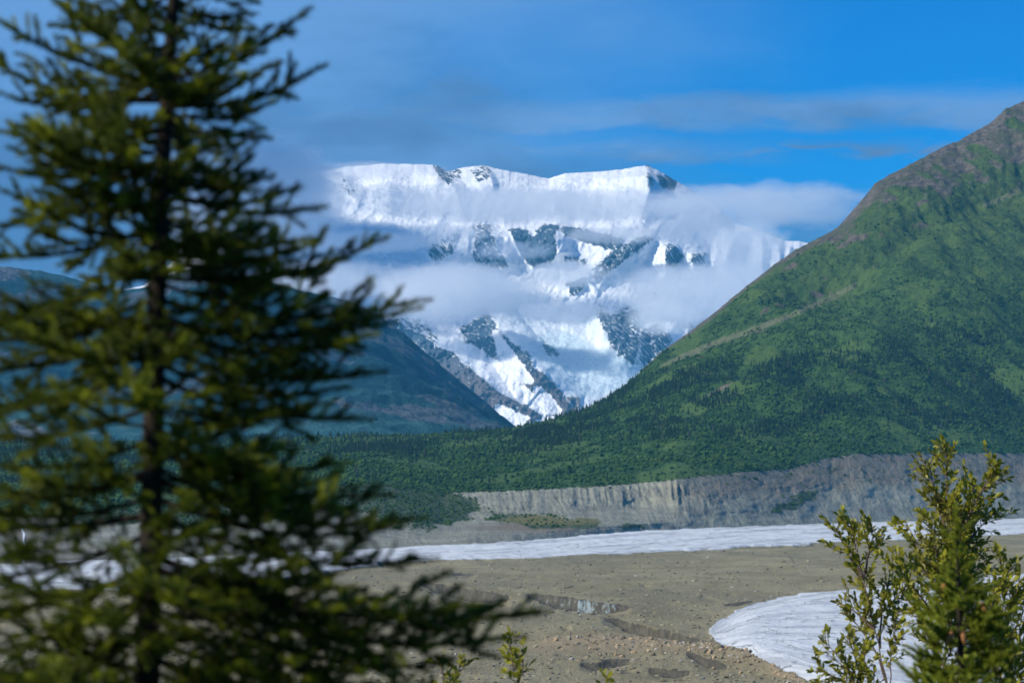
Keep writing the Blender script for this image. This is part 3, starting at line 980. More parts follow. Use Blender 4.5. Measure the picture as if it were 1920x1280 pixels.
def plant_wood(kind, meshes, h0, n, wt, smin, smax, slim, label, cat, group, stuffname, prefer):
    x, y, z = sample(wt, n)
    u_, v_ = pix(x, y, z)
    s = RNG.uniform(smin, smax, n)
    if kind == 'bush':
        s = (0.22 + 0.30 * RNG.random(n) + 0.75 * RNG.random(n) ** 7) * np.interp(v_, [300, 560, 780], [0.7, 0.8, 1.0])
    scl = np.stack([s * RNG.uniform(*slim, n), s * RNG.uniform(*slim, n), s], -1)
    rot = RNG.uniform(0, 6.28, n)
    hpx = s * h0 / y * F
    vis = (u_ > 4) & (u_ < 1916) & (v_ > 4)
    score = np.where(vis, hpx * prefer(u_, v_), 0)
    order = np.argsort(-score)
    big, rest = order[:300], order[300:]
    protos = []
    for c_, i in enumerate(big):
        k = c_ % len(meshes)
        o = bpy.data.objects.new(meshes[k].name.split('.')[0], meshes[k])
        COL.objects.link(o)
        o.location = (x[i], y[i], z[i] - 0.15)
        o.rotation_euler = (0, 0, rot[i]); o.scale = scl[i]
        tag(o, label(u_[i], v_[i]), cat, group)
        if c_ < len(meshes): protos.append(o)
    scatter(stuffname, np.stack([x, y, z - 0.15], -1)[rest], protos, rot[rest], scl[rest] / 1.0)
    return protos


sm = [spruce_mesh(i, 12.0, 1.9 + 0.25 * (i % 3)) for i in range(5)]
for m_ in sm: m_.materials.append(M_fsp)
bmz = [bush_mesh(40 + i, 6.0, 3.9) for i in range(5)]
for m_ in bmz: m_.materials.append(M_fbu)
skyline = lambda a, b: 1 + 0.9 * ((b - ridge2(a)) < 16) * (a > 1060) * (a < 1330)
plant_wood('spruce', sm, 12.0, 15000, wcon, 0.5, 1.35, (0.85, 1.15),
           lambda a, b: ('spiky spruce on the skyline where the green hill meets the snow mountain' if b - ridge2(a) < 18 and a > 1000 else 'dark spruce on the lower slope of the green hill' if a > 1080 else 'dark spruce standing on the flat forest terrace below the dark mountain'), 'spruce tree', 'tall spruces of the valley forest', 'spruce_forest', skyline)
BUSH_PROTOS = plant_wood('bush', bmz, 6.0, 90000, wbush, 0.5, 1.25, (0.8, 1.3),
           lambda a, b: ('rounded bush at the forest edge above the smooth grey wall at the right' if a > 1330 else 'rounded bush at the forest edge above the fluted grey cliff' if a > 830 else 'rounded bush at the forest edge left of the fluted grey cliff'), 'bush', 'bushes along the moraine edge', 'alder_scrub', lambda a, b: 1.0)

# low scrub on the moraine
mcx = 0.5 * (MX[:-1, :-1] + MX[1:, 1:]); mcu, mcv = pix(mcx, 0.5 * (MY[:-1, :-1] + MY[1:, 1:]), 0.5 * (MZ[:-1, :-1] + MZ[1:, 1:]))
wm = (veg[:-1, :-1] > 0.45) * (1.0 - 0.85 * (mcu > 935) * (mcu < 1215)) + 0.10 * (brown[:-1, :-1] > 0.4) + 0.01 * (MT[:-1, :-1] > 0.5) + 1.4 * (MT[:-1, :-1] > 0.965)
wm = wm * np.hypot(MX[:-1, 1:] - MX[:-1, :-1], 0) * np.hypot(MY[1:, :-1] - MY[:-1, :-1], MZ[1:, :-1] - MZ[:-1, :-1])
k = RNG.choice(wm.size, 4200, p=(wm / wm.sum()).ravel())
i_, j_ = np.unravel_index(k, wm.shape)
t_ = RNG.random((2, 4200))
P_ = np.stack([G[i_, j_] + (G[i_, j_ + 1] - G[i_, j_]) * t_[0] + (G[i_ + 1, j_] - G[i_, j_]) * t_[1] for G in (MX, MY, MZ)], -1)
s_ = 0.12 + 0.22 * RNG.random(4200) + 0.35 * RNG.random(4200) ** 6
scatter('moraine_scrub', P_, BUSH_PROTOS, RNG.uniform(0, 6.28, 4200), np.stack([s_ * 1.15, s_ * 1.15, s_], -1))

# ------------------------------------------------------------------ clouds before the snow mountain
def cloud_mat(name, dens, amount, soft, seed, stretch=2.2, size=420.0, g=0.35):
    m = bpy.data.materials.new(name)
    m.use_nodes = True
    S.nt = m.node_tree
    nt = m.node_tree
    nt.nodes.remove(nt.nodes['Principled BSDF'])
    oc = S(node('ShaderNodeTexCoord').outputs['Object'])
    n = node('ShaderNodeVectorMath', operation='LENGTH')
    put(n.inputs[0], oc)
    r = S(n.outputs['Value'])
    x, y, z = sep(position())
    q = vec(x / (size * stretch) + seed, y / (size * stretch), z / size)
    f = noise(q, 1.0, 6, 0.58, 0.5)
    f2 = noise(q, 3.4, 6, 0.65, 0.8)
    edge = smooth(r, 1.0, 0.35)
    d = smooth(edge * 1.0 + (f - 0.5) * amount * 1.25 + (f2 - 0.5) * amount * 0.75, 0.45 - soft * 0.5, 0.45 + soft)
    d = d * smooth(r, 0.99, 0.85)
    pv = node('ShaderNodeVolumePrincipled')
    pv.inputs['Color'].default_value = (0.96, 0.98, 1.0, 1)
    pv.inputs['Anisotropy'].default_value = g
    put(pv.inputs['Density'], d * dens)
    nt.links.new(pv.outputs[0], nt.nodes['Material Output'].inputs['Volume'])
    return m


def cloud(px, py, hw, hh, Y, dens, label, amount=1.6, soft=0.35, dep=450.0, seed=0, tilt=0.0, **kw):
    v, f = ICO4
    n = 1 - 0.10 * (0.5 + 0.5 * fbm(v[:, 0] * 2.2 + seed, v[:, 1] * 2.2 + v[:, 2] * 1.7, 3, seed=seed))
    me = mesh_np('cloud', v * n[:, None], f)
    o = link_mesh('cloud', me, cloud_mat('cloud_vapour', dens, amount, soft, seed * 3.17, **kw))
    o.location = V(px, py, Y)
    k = Y / F
    o.scale = (hw * k, dep, hh * k)
    o.rotation_euler = (0, tilt, 0)
    return tag(o, label, 'cloud', kind='stuff')


cloud(1000, 384, 520, 46, 20100, 0.0040, 'long thin white cloud band crossing the upper snow face below the summit ridge', 1.7, 0.5, 420, 1, size=210, stretch=2.4)
cloud(1440, 386, 330, 60, 20000, 0.0042, 'white cloud bank trailing right from the snow summit to the green hill', 1.7, 0.45, 380, 2, size=200, stretch=2.4)
cloud(455, 365, 300, 165, 20700, 0.0062, 'grey blue cloud mass hiding the left end of the snow mountain', 1.5, 0.5, 700, 3, size=500, stretch=2.0)
cloud(640, 457, 230, 32, 20200, 0.0045, 'thin grey cloud tongue reaching right across the left snow slope', 1.3, 0.4, 350, 4, size=180, stretch=3.0)
cloud(850, 546, 255, 80, 19300, 0.0050, 'thick grey white cloud bank hanging over the lower left rock spurs', 1.5, 0.35, 450, 5, size=300, stretch=1.4)
cloud(1060, 512, 120, 36, 19500, 0.0040, 'white cloud bank in the middle of the snow face below the blue cliffs', 1.7, 0.4, 350, 6, size=220, stretch=1.8)
cloud(1320, 545, 250, 80, 19200, 0.0050, 'grey white cloud bank over the right lower snow face beside the hill', 1.5, 0.35, 450, 7, size=300, stretch=1.4)
cloud(1245, 592, 110, 50, 19000, 0.0044, 'small ragged cloud hanging below the right cloud bank', 1.6, 0.4, 260, 8, size=170, stretch=1.2)
cloud(1400, 470, 120, 90, 19700, 0.0034, 'soft cloud in front of the sharp right snow ridge', 1.7, 0.45, 380, 9, size=220, stretch=1.2)
cloud(590, 530, 190, 62, 19700, 0.0038, 'pale cloud behind the spruce tip left of the snow face', 1.6, 0.45, 380, 10, size=240, stretch=1.8)
cloud(830, 440, 130, 30, 20500, 0.0044, 'ragged white wisp left of the blue ice faces', 1.9, 0.35, 260, 13, size=110, stretch=1.5)
cloud(960, 470, 110, 26, 20300, 0.0042, 'torn wisp drifting across the foot of the blue cliffs', 2.0, 0.35, 220, 14, size=90, stretch=1.4)
cloud(1290, 430, 120, 40, 20300, 0.0044, 'ragged white cloud below the right end of the summit ridge', 1.9, 0.35, 260, 15, size=120, stretch=1.4)
cloud(1060, 585, 130, 30, 19100, 0.0040, 'thin wisp over the top of the icefall', 2.0, 0.35, 220, 16, size=110, stretch=1.5)
cloud(690, 320, 200, 24, 22300, 0.0022, 'thin fog brushing the left part of the snow summit ridge', 1.5, 0.5, 300, 11, size=160, stretch=2.4)
cloud(1150, 440, 150, 24, 20600, 0.0040, 'faint wisp under the long cloud band in front of the blue cliffs', 1.8, 0.4, 240, 12, size=120, stretch=1.8)

cloud(-2700, -1500, 1500, 330, 6900, 0.0010, 'unseen broad cloud added to shade the dark mountain on the left', 1.2, 0.5, 1900, 21, size=500, stretch=1.6)  # out-of-view cloud put here to cast shade on the dark mountain

cloud(-210, -170, 440, 70, 19600, 0.0120, 'unseen high cloud layer added to shade the left cloud mass', 0.9, 0.5, 1800, 22, size=500, stretch=1.6)  # added out of view towards the sun to darken the left cloud mass

# ------------------------------------------------------------------ haze in the valley air
me = bpy.data.meshes.new('haze')
bx = [(-6500, 6500), (-480, 16600), (-12, 1760)]
vs = [(bx[0][i], bx[1][j], bx[2][k]) for i in (0, 1) for j in (0, 1) for k in (0, 1)]
me.from_pydata(vs, [], [(0, 1, 3, 2), (4, 6, 7, 5), (0, 4, 5, 1), (2, 3, 7, 6), (0, 2, 6, 4), (1, 5, 7, 3)])
hm = bpy.data.materials.new('haze')
hm.use_nodes = True
nt = hm.node_tree
nt.nodes.remove(nt.nodes['Principled BSDF'])
pv = nt.nodes.new('ShaderNodeVolumePrincipled')
pv.inputs['Color'].default_value = (0.12, 0.58, 0.95, 1)
pv.inputs['Anisotropy'].default_value = 0.0
pv.inputs['Density'].default_value = 2.3e-5
nt.links.new(pv.outputs[0], nt.nodes['Material Output'].inputs['Volume'])
tag(link_mesh('haze', me, hm), kind='stuff')

# ------------------------------------------------------------------ rubble and boulders on the debris
def stone_mesh(seed, name='boulder'):
    rg = np.random.default_rng(seed)
    v, f = ICO1 if seed % 2 else ICO1
    v = v.copy()
    for k in range(7):                                   # chop flat faces
        d = rg.normal(size=3); d /= np.linalg.norm(d)
        c = rg.uniform(0.45, 0.85)
        t = v @ d
        v = v - np.maximum(t - c, 0)[:, None] * d
    v = v * (1 + rg.uniform(-0.08, 0.08, (len(v), 1)))
    return mesh_np(name, v * np.array([1, 0.8, 0.7]), f, False)


def stone_col():
    r = objrand()
    n = noise(position(), 1.2, 4, 0.6)
    c = mix(smooth(r, 0.2, 0.8), (0.17, 0.152, 0.095), (0.31, 0.278, 0.18))
    c = mix(smooth(r, 0.93, 0.95), c, (0.42, 0.40, 0.34))
    return mix(smooth(n, 0.4, 0.65) * 0.5, c, (0.15, 0.135, 0.11)), n * 0.15


def tan_col():
    r = objrand()
    n = noise(position(), 1.2, 4, 0.6)
    c = mix(r, (0.46, 0.36, 0.23), (0.38, 0.265, 0.15))
    c = mix(smooth(r, 0.75, 0.80), c, (0.46, 0.42, 0.36))
    return mix(smooth(n, 0.45, 0.65) * 0.5, c, (0.22, 0.16, 0.10)), n * 0.15


M_stone = material('stone', stone_col, 0.9, 0.15)
M_tan = material('tan_stone', tan_col, 0.9, 0.15)
stones = [stone_mesh(500 + i) for i in range(6)]
tans = [stone_mesh(520 + i) for i in range(6)]
for m_ in stones: m_.materials.append(M_stone)
for m_ in tans: m_.materials.append(M_tan)


def ground_px(px, py):
    """glacier surface points seen at map coordinates px, py"""
    Y = CAMZ * F / (np.asarray(py, float) - 900)
    Y = Y * (1 + 0.0)
    X = at(px, py, Y)[0]
    return X, Y, glacier_z(X, Y)


def stone_at(px, py, wpx, mesh, label, group=None, flat=1.0, sink=0.25):
    x, y, z = ground_px(np.array([px]), np.array([py]))
    s = wpx * float(y[0]) / F / 1.8
    o = bpy.data.objects.new('boulder', mesh)
    COL.objects.link(o)
    o.location = (float(x[0]), float(y[0]), float(z[0]) + s * (0.5 - sink) * flat)
    o.rotation_euler = (RNG.uniform(-.4, .4), RNG.uniform(-.4, .4), RNG.uniform(0, 6.28))
    o.scale = (s, s, s * flat)
    return tag(o, label, 'boulder', group)


stone_at(1347, 1232, 24, stones[1], 'largest pale grey boulder at the right end of the rubble band near the ice', flat=0.9)
stone_at(1330, 1237, 19, tans[2], 'orange tan boulder left of the largest pale boulder')
stone_at(1351, 1246, 15, stones[3], 'dark grey boulder just below the largest pale boulder')
stone_at(1372, 1237, 14, stones[0], 'grey boulder right of the largest pale boulder')
stone_at(1042, 1207, 15, tans[0], 'tan boulder standing alone at the left end of the rubble band')
stone_at(1104, 1199, 12, stones[2], 'dark rounded boulder on the crest of the rubble band')
stone_at(1069, 1229, 10, stones[5], 'pale boulder below the left end of the rubble band')
stone_at(1115, 1257, 9, stones[4], 'small pinkish white boulder below the dark hollows')
stone_at(1087, 1240, 16, tans[4], 'flat tan slab boulder beside a dark hollow', flat=0.5)
stone_at(1268, 1212, 13, tans[1], 'tan boulder on the middle crest of the rubble band')
stone_at(1292, 1216, 12, stones[0], 'grey white boulder next to a tan one on the band crest')
g_ = RNG.random(270)
bpx = 1050 + 450 * RNG.random(270) ** 0.9
btop = np.interp(bpx, [1040, 1200, 1330, 1430, 1520], [1199, 1203, 1217, 1246, 1288])
bpy_ = btop + np.abs(RNG.normal(0, 15, 270)) + 1
for i in range(270):
    if bpy_[i] > 1290: bpy_[i] = 1288
    upper_ = bpy_[i] - btop[i] < 12
    stone_at(bpx[i], bpy_[i], 4.0 + 9.0 * g_[i] ** 3, tans[i % 6] if RNG.random() < 0.66 else stones[i % 6],
             'small angular stone along the crest of the tan rubble band' if upper_ else 'small angular stone on the slope below the tan rubble band crest',
             'stones of the tan rubble band')
nr_ = 17000
rp = RNG.uniform(-350, 2300, nr_)
rv = 1032 + (1300 - 1032) * RNG.random(nr_) ** 0.8
rY = CAMZ * F / (rv - 900)
rX = at(rp, rv, rY)[0]
_, _, rz, rice, _, _, rwet, rrid, _, _ = glacier_fields(rX, rY)
keep = (rice < 0.3) & (rwet < 0.25)
rs = (0.35 + 1.1 * RNG.random(nr_) ** 4) * (0.6 + rY / 2200)
P_ = np.stack([rX, rY, rz + 0.1 * rs], -1)[keep]
rs = rs[keep]
scatter('rubble', P_, [o_ for o_ in bpy.data.objects if o_.get('label') in (
    'dark grey boulder just below the largest pale boulder', 'grey boulder right of the largest pale boulder', 'pale boulder below the left end of the rubble band')],
    RNG.uniform(0, 6.28, len(rs)), np.stack([rs * 1.1, rs, rs * 0.75], -1))

# ------------------------------------------------------------------ waterfall on the far left cliff
wf_pts = [(38, 985), (45, 1000), (44, 1014), (47, 1026), (45, 1040), (44, 1062)]
ys_ = []
vs, fs = [], []
for k, (a, b) in enumerate(wf_pts):
    jj = int(np.argmin(np.abs(mc - a)))
    colp = np.stack([MX[:, jj], MY[:, jj], MZ[:, jj]], -1)
    pv_ = pix(colp[:, 0], colp[:, 1], colp[:, 2])[1]
    dep_ = float(np.interp(-b, -pv_, colp[:, 1]))
    for side, dd in ((-1, 3.0), (0, 6.0), (1, 3.0)):
        q = V(a + side * (1.6 + 0.7 * (k % 2)), b, dep_ - dd)
        vs.append(q[:])
for k in range(len(wf_pts) - 1):
    for s_ in (0, 1):
        fs.append((k * 3 + s_, k * 3 + s_ + 1, k * 3 + s_ + 4, k * 3 + s_ + 3))


def foam():
    x, y, z = sep(position())
    n = noise(vec(x, y, z * 0.15), 1.0, 4, 0.6)
    return mix(n, (0.6, 0.66, 0.70), (0.85, 0.87, 0.88))


tag(link_mesh('waterfall', mesh_np('waterfall', vs, fs), material('foam', foam, 0.4)),
    'thin white waterfall dropping down the grey cliff to the ice', 'waterfall')


# ------------------------------------------------------------------ spruces close to the camera
def frame(d):
    d = np.asarray(d, float); d = d / np.linalg.norm(d)
    a = np.array([0, 0, 1.0]) if abs(d[2]) < 0.9 else np.array([1.0, 0, 0])
    s = np.cross(a, d); s /= np.linalg.norm(s)
    return d, s, np.cross(d, s)


def shoot_template(seed, n=105):
    rg = np.random.default_rng(seed)
    T = []
    for i in range(n):
        s = rg.uniform(-0.02, 1.0)
        ph = rg.uniform(0, 2 * math.pi)
        if math.sin(ph) < -0.3 and rg.random() < 0.5: ph = -ph
        an = math.radians(rg.uniform(38, 62)) * (1.0 if s < 0.85 else 0.5)
        L = rg.uniform(0.23, 0.31) * (1.0 if s < 0.9 else 0.8)
        r = np.array([0, math.cos(ph), math.sin(ph)])
        d = np.array([math.cos(an), 0, 0]) + math.sin(an) * r
        sd2 = np.cross(d, r); sd2 /= np.linalg.norm(sd2) + 1e-9
        o_ = np.array([s, 0, 0])
        w_ = 0.029
        T += [o_ - sd2 * w_, o_ + sd2 * w_, o_ + d * L]
    for k in range(3):                                   # the twig itself
        a0, a1 = 2 * math.pi * k / 3, 2 * math.pi * (k + 1) / 3
        T += [np.array([-0.1, .03 * math.cos(a0), .03 * math.sin(a0)]), np.array([-0.1, .03 * math.cos(a1), .03 * math.sin(a1)]), np.array([1.0, 0, 0])]
    return np.array(T)


SHOOTS = [shoot_template(600 + i) for i in range(5)]


def tube(pts, r0, r1, sides=6):
    pts = np.asarray(pts, float)
    n = len(pts)
    vs, fs = [], []
    for i in range(n):
        d = pts[min(i + 1, n - 1)] - pts[max(i - 1, 0)]
        _, s, u_ = frame(d)
        r = r0 + (r1 - r0) * i / (n - 1)
        for k in range(sides):
            a = 2 * math.pi * k / sides
            vs.append(pts[i] + r * (math.cos(a) * s + math.sin(a) * u_))
    for i in range(n - 1):
        for k in range(sides):
            fs.append((i * sides + k, i * sides + (k + 1) % sides, (i + 1) * sides + (k + 1) % sides, (i + 1) * sides + k))
    return np.array(vs), np.array(fs)


def bough(L, seed, shoot_len=0.082, step=0.050):
    """A spruce bough along +X: returns wood mesh and needle mesh."""
    rg = np.random.default_rng(seed)
    wood_v, wood_f, need = [], [], []
    off = 0

    def add_tube(p, a, b, sides):
        nonlocal off
        v, f = tube(p, a, b, sides)
        wood_v.append(v); wood_f.append(f + off); off += len(v)

    def add_shoot(o_, d, l):
        d, s, u_ = frame(d)
        T = SHOOTS[rg.integers(len(SHOOTS))]
        ln = np.array([l, max(l, 0.05) * 1.0, max(l, 0.05) * 1.0])
        need.append(o_ + (T * ln) @ np.stack([d, s, u_]))

    t = np.linspace(0, 1, 9)
    wig = rg.uniform(-0.03, 0.03, 2)
    ax = np.stack([L * t, L * (wig[0] * np.sin(3 * t) + wig[1] * np.sin(6 * t)), L * (-0.22 * t + 0.24 * t ** 2.4)], -1)
    add_tube(ax, 0.004 + 0.010 * L, 0.0022, 5)
    P = lambda s: np.array([np.interp(s, t, ax[:, k]) for k in range(3)])
    s = 0.10 / max(L, 0.3)
    side = 1
    while s < 0.98:
        p = P(s); tan = P(min(1, s + 0.05)) - P(s - 0.05)
        d, sv_s, up_ = frame(tan)
        bl = (0.42 * L * (1 - s) + 0.05) * rg.uniform(0.65, 1.15)
        bl = min(bl, 0.34)
        side = -side
        ang = math.radians(rg.uniform(42, 62))
        lift = rg.uniform(-0.6, 0.95) * min(1.0, 0.14 / bl)
        bd = math.cos(ang) * d + math.sin(ang) * (side * sv_s + lift * up_)
        bd /= np.linalg.norm(bd)
        if bl < 0.11:
            add_shoot(p, bd, shoot_len * rg.uniform(0.7, 1.2))
        else:
            e = p + bd * bl + up_ * bl * rg.uniform(-0.05, 0.16)
            mid = p + bd * bl * 0.5
            add_tube([p, mid, e], 0.003, 0.0016, 4)
            q = 0.045; k = 0
            while q < bl - 0.01:
                o_ = p + (e - p) * q / bl
                k += 1
                sd_2 = sv_s if k % 2 else -sv_s
                dd = 0.72 * bd + 0.62 * (d if k % 2 else -0.35 * d + 0.4 * side * sv_s) + up_ * rg.uniform(-0.25, 0.35) + rg.normal(0, .08, 3)
                add_shoot(o_, dd, shoot_len * rg.uniform(0.65, 1.1))
                q += step * rg.uniform(0.75, 1.3)
            add_shoot(e - bd * 0.01, bd + up_ * rg.uniform(-.1, .35), shoot_len * rg.uniform(0.9, 1.25))
        if rg.random() < 0.75:
            add_shoot(p, d * 0.6 + up_ * rg.uniform(0.4, 1.0) + sv_s * rg.uniform(-.4, .4), shoot_len * rg.uniform(0.6, 1.0))
        # foliage along the axis itself
        add_shoot(p - d * 0.02, d, shoot_len)
        s += step * rg.uniform(0.6, 0.95) / L
    add_shoot(P(0.97), ax[-1] - ax[-2], shoot_len * 1.25)
    N = np.vstack(need)
    return (mesh_np('branch', np.vstack(wood_v), np.vstack(wood_f)),
            mesh_np('needles', N, np.arange(len(N)).reshape(-1, 3), False))


def bark():
    p = position()
    n = noise(vscale(p, 1, 1, 0.35), 60, 5, 0.65)
    return mix(n, (0.016, 0.013, 0.010), (0.05, 0.042, 0.034)), n * 0.004


def needle_col():
    p = position()
    r = objrand()
    n = noise(p, 7.0, 3, 0.6)
    n2 = noise(p, 30.0, 2, 0.5)
    c = mix(n2, (0.045, 0.070, 0.008), (0.135, 0.175, 0.016))
    c = mix(smooth(n, 0.52, 0.64) * 0.9, c, (0.38, 0.42, 0.025))
    c = mix(smooth(r, 0.90, 0.95) * 0.6, c, (0.26, 0.31, 0.025))
    return mix(smooth(n, 0.725, 0.75) * 0.7, c, (0.20, 0.17, 0.025))


def sapling_col():
    p = position()
    n = noise(p, 5.0, 3, 0.6)
    c = mix(n, (0.20, 0.26, 0.02), (0.44, 0.47, 0.06))
    return c


M_bark = material('bark', bark, 0.95, 0.1)
M_need = leafy('spruce_needles', needle_col, 0.40, 0.5)
M_sap = leafy('sapling_needles', sapling_col, 0.45, 0.5)


def boughs_of(lengths, nvar, seed, **kw):
    out = {}
    for L in lengths:
        for k in range(nvar):
            out.setdefault(L, []).append(bough(L, seed + int(L * 100) + k * 1000, **kw))
    return out


def place_bough(tree, lib, base, tip, mats, roll=0.0):
    """one bough from base to tip (both relative to the tree)"""
    d = Vector(tip) - Vector(base)
    L = d.length
    key = min(lib, key=lambda q: abs(q - L))
    wm, nm = random.choice(lib[key])
    o = link_mesh('branch', wm, mats[0], tree)
    s = L / key
    # the bough's own tip sits 2% above its root line; aim +X at the tip with Z as up as possible
    x = d.normalized()
    y = Vector((0, 0, 1)).cross(x); y.normalize()
    z = x.cross(y)
    m = Matrix((x, y, z)).transposed() @ Matrix.Rotation(roll, 3, 'X')
    o.matrix_local = Matrix.Translation(Vector(base)) @ (m @ Matrix.Diagonal((s, s, s))).to_4x4()
    n = link_mesh('needles', nm, mats[1], o)
    n['kind'] = 'stuff'
    return o


# --- the big blurred spruce on the left
TY = 7.0
troot = V(276, 1280, TY)
gz = float(near_z(np.array([troot.x]), np.array([TY]))[()] if False else near_z(np.array([float(troot.x)]), np.array([TY]))[0])
spruce = bpy.data.objects.new('spruce_tree', None)
COL.objects.link(spruce)
spruce.location = (troot.x - 0.03, TY, gz - 0.1)
tag(spruce, 'large dark green spruce filling the left side close to the camera', 'spruce tree')
TB = Vector(spruce.location)
axis_px = [(268, 1400), (276, 1280), (283, 1000), (290, 700), (298, 450), (312, 200), (325, 0), (335, -200), (340, -420), (343, -640)]
apts = [(-0.0, 0.0, 0.0)] + [tuple(V(a, b, TY) - TB) for a, b in axis_px]
tv, tf = tube(apts, 0.046, 0.005, 12)
link_mesh('trunk', mesh_np('trunk', tv, tf), M_bark, spruce)
AX = np.array(apts)


def on_axis(py):
    z = float(at(280, py, TY)[2]) - TB.z
    return Vector((float(np.interp(z, AX[:, 2], AX[:, 0])), float(np.interp(z, AX[:, 2], AX[:, 1])), z))


LIB = boughs_of((0.32, 0.5, 0.7, 0.95), 4, 700)
MATS = (M_bark, M_need)
KM = TY / F                                             # metres per photo pixel at the spruce
# boughs whose tips the photograph shows: (trunk row, tip x, tip y, depth offset of the tip)
TIPS = [(150, 530, 62, -.05), (200, 548, 160, .05), (215, 470, 210, -.12), (255, 425, 275, .1), (330, 470, 345, -.1), (355, 540, 400, .0), (370, 510, 372, .12),
        (425, 455, 468, .1), (470, 520, 480, -.15), (500, 600, 505, .05), (520, 690, 470, -.05), (560, 752, 580, .0), (590, 700, 620, .15), (600, 735, 600, -.15), (620, 640, 650, -.2),
        (650, 655, 712, .05), (700, 630, 792, .0), (680, 600, 740, .2), (760, 560, 775, -.15), (800, 500, 850, .1), (820, 600, 880, -.05), (840, 690, 938, .05), (870, 600, 960, .2),
        (900, 740, 985, .0), (930, 700, 1000, -.2), (960, 760, 1062, .08), (1000, 640, 1110, -.15), (1040, 970, 1168, .0), (1060, 850, 1150, -.2), (1080, 930, 1210, .18),
        (1110, 800, 1255, .05), (1150, 700, 1260, -.15), (1190, 640, 1290, .1), (1230, 820, 1310, 0.0),
        (120, 380, 75, .1), (60, 380, 20, 0), (20, 400, -30, .05),
        (100, 120, 20, .0), (150, 20, 60, -.1), (190, 0, 130, .1), (240, 30, 260, .05), (300, 60, 330, -.1), (330, -20, 430, .0), (420, -40, 480, .1),
        (470, 40, 600, -.05), (560, -60, 640, .0), (600, -60, 700, .15), (690, -100, 760, 0), (760, -60, 830, -.1), (820, 20, 880, .1), (880, -120, 930, 0), (930, -60, 960, .2), (1000, -160, 1090, 0),
        (1060, -100, 1150, -.2), (1120, -140, 1230, .1), (1180, -60, 1290, 0)]
for (r, a, b, dd) in TIPS:
    base = on_axis(r)
    tip = V(a, b, TY + dd) - TB
    place_bough(spruce, LIB, base, tip, MATS, random.uniform(-.5, .5))
# the rest of the whorls, turned towards and away from the camera and short at the sides
row = 1420.0
while row > -640:
    half = (0.27 * (row + 640) + 130) * KM
    for k in range(7 if row < 500 else 3):
        azm = random.uniform(0, 2 * math.pi)
        ln = half * random.uniform(0.55, 1.0)
        if math.cos(azm) > 0.45: ln *= 0.62
        if math.cos(azm) < -0.45 and random.random() < 0.5: continue
        base = on_axis(row + random.uniform(-35, 35))
        d = Vector((math.cos(azm), math.sin(azm), random.uniform(-0.30, 0.08)))
        place_bough(spruce, LIB, base, base + d * ln, MATS, random.uniform(-.4, .4))
    row -= 84

for row in np.arange(-120, 1400, 46):
    azm = random.uniform(-2.5, -0.6)
    base = on_axis(row)
    ln = random.uniform(0.20, 0.34)
    place_bough(spruce, LIB, base, base + Vector((math.cos(azm), math.sin(azm), random.uniform(-0.2, 0.5))).normalized() * ln, MATS, random.uniform(-.5, .5))

# --- the sapling in front of the willow
SYD = 14.0
sroot = V(1802, 1290, SYD)
sap = bpy.data.objects.new('spruce_sapling', None)
COL.objects.link(sap)
sap.location = (sroot.x, SYD, float(near_z(np.array([sroot.x]), np.array([SYD]))[0]) - 0.1)
tag(sap, 'light green young spruce in front of the tall willow at the right', 'spruce tree')
SB = Vector(sap.location)
spts = [(0, 0, 0)] + [tuple(V(a, b, SYD) - SB) for a, b in ((1802, 1400), (1801, 1290), (1800, 1200), (1797, 1100), (1794, 1012))]
tv, tf = tube(spts, 0.04, 0.004, 8)
link_mesh('trunk', mesh_np('trunk', tv, tf), M_bark, sap)
SLIB = boughs_of((0.14, 0.26, 0.40), 3, 900, shoot_len=0.105, step=0.050)
SM = (M_bark, M_sap)
KS = SYD / F
SAX = np.array(spts)
for rw in np.arange(1028, 1500, 13):
    z = float(at(1800, rw, SYD)[2]) - SB.z
    base = Vector((float(np.interp(z, SAX[:, 2], SAX[:, 0])), 0, z))
    half = (8 + (rw - 1012) * 0.30) * KS
    for k in range(3):
        azm = random.uniform(0, 2 * math.pi)
        d = Vector((math.cos(azm), math.sin(azm), random.uniform(0.05, 0.45)))
        place_bough(sap, SLIB, base, base + d * half * random.uniform(0.7, 1.1), SM, random.uniform(-.4, .4))
place_bough(sap, SLIB, Vector(spts[-1]) - Vector((0, 0, .1)), Vector(spts[-1]) + Vector((0.005, 0.01, 0.06)), SM)


def cone_col():
    n = noise(position(), 90, 3, 0.6)
    return mix(n, (0.20, 0.085, 0.03), (0.42, 0.21, 0.08)), n * 0.004


cvv, cff = [], []
for k in range(9):
    s_ = k / 8
    rr_ = 0.019 * math.sin(math.pi * (0.12 + 0.86 * s_)) ** 0.7 * (1.0 if k % 2 else 0.86)
    for i in range(9):
        a = 2 * math.pi * (i + 0.5 * (k % 2)) / 9
        cvv.append((rr_ * math.cos(a), rr_ * math.sin(a), -0.085 * s_))
for k in range(8):
    for i in range(9):
        cff.append((k * 9 + i, (k + 1) * 9 + i, (k + 1) * 9 + (i + 1) % 9, k * 9 + (i + 1) % 9))
cone_me = mesh_np('cone', cvv, cff)
M_cone = material('cone_scales', cone_col, 0.8)
for (a, b, dd, tl) in ((1785, 1182, -.14, .35), (1806, 1180, -.14, -.1), (1777, 1090, -.08, .6), (1840, 1128, -.12, -.5)):
    o = link_mesh('cone', cone_me, M_cone, sap)
    o.location = V(a, b, SYD + dd) - SB
    o.rotation_euler = (0, tl, 0)


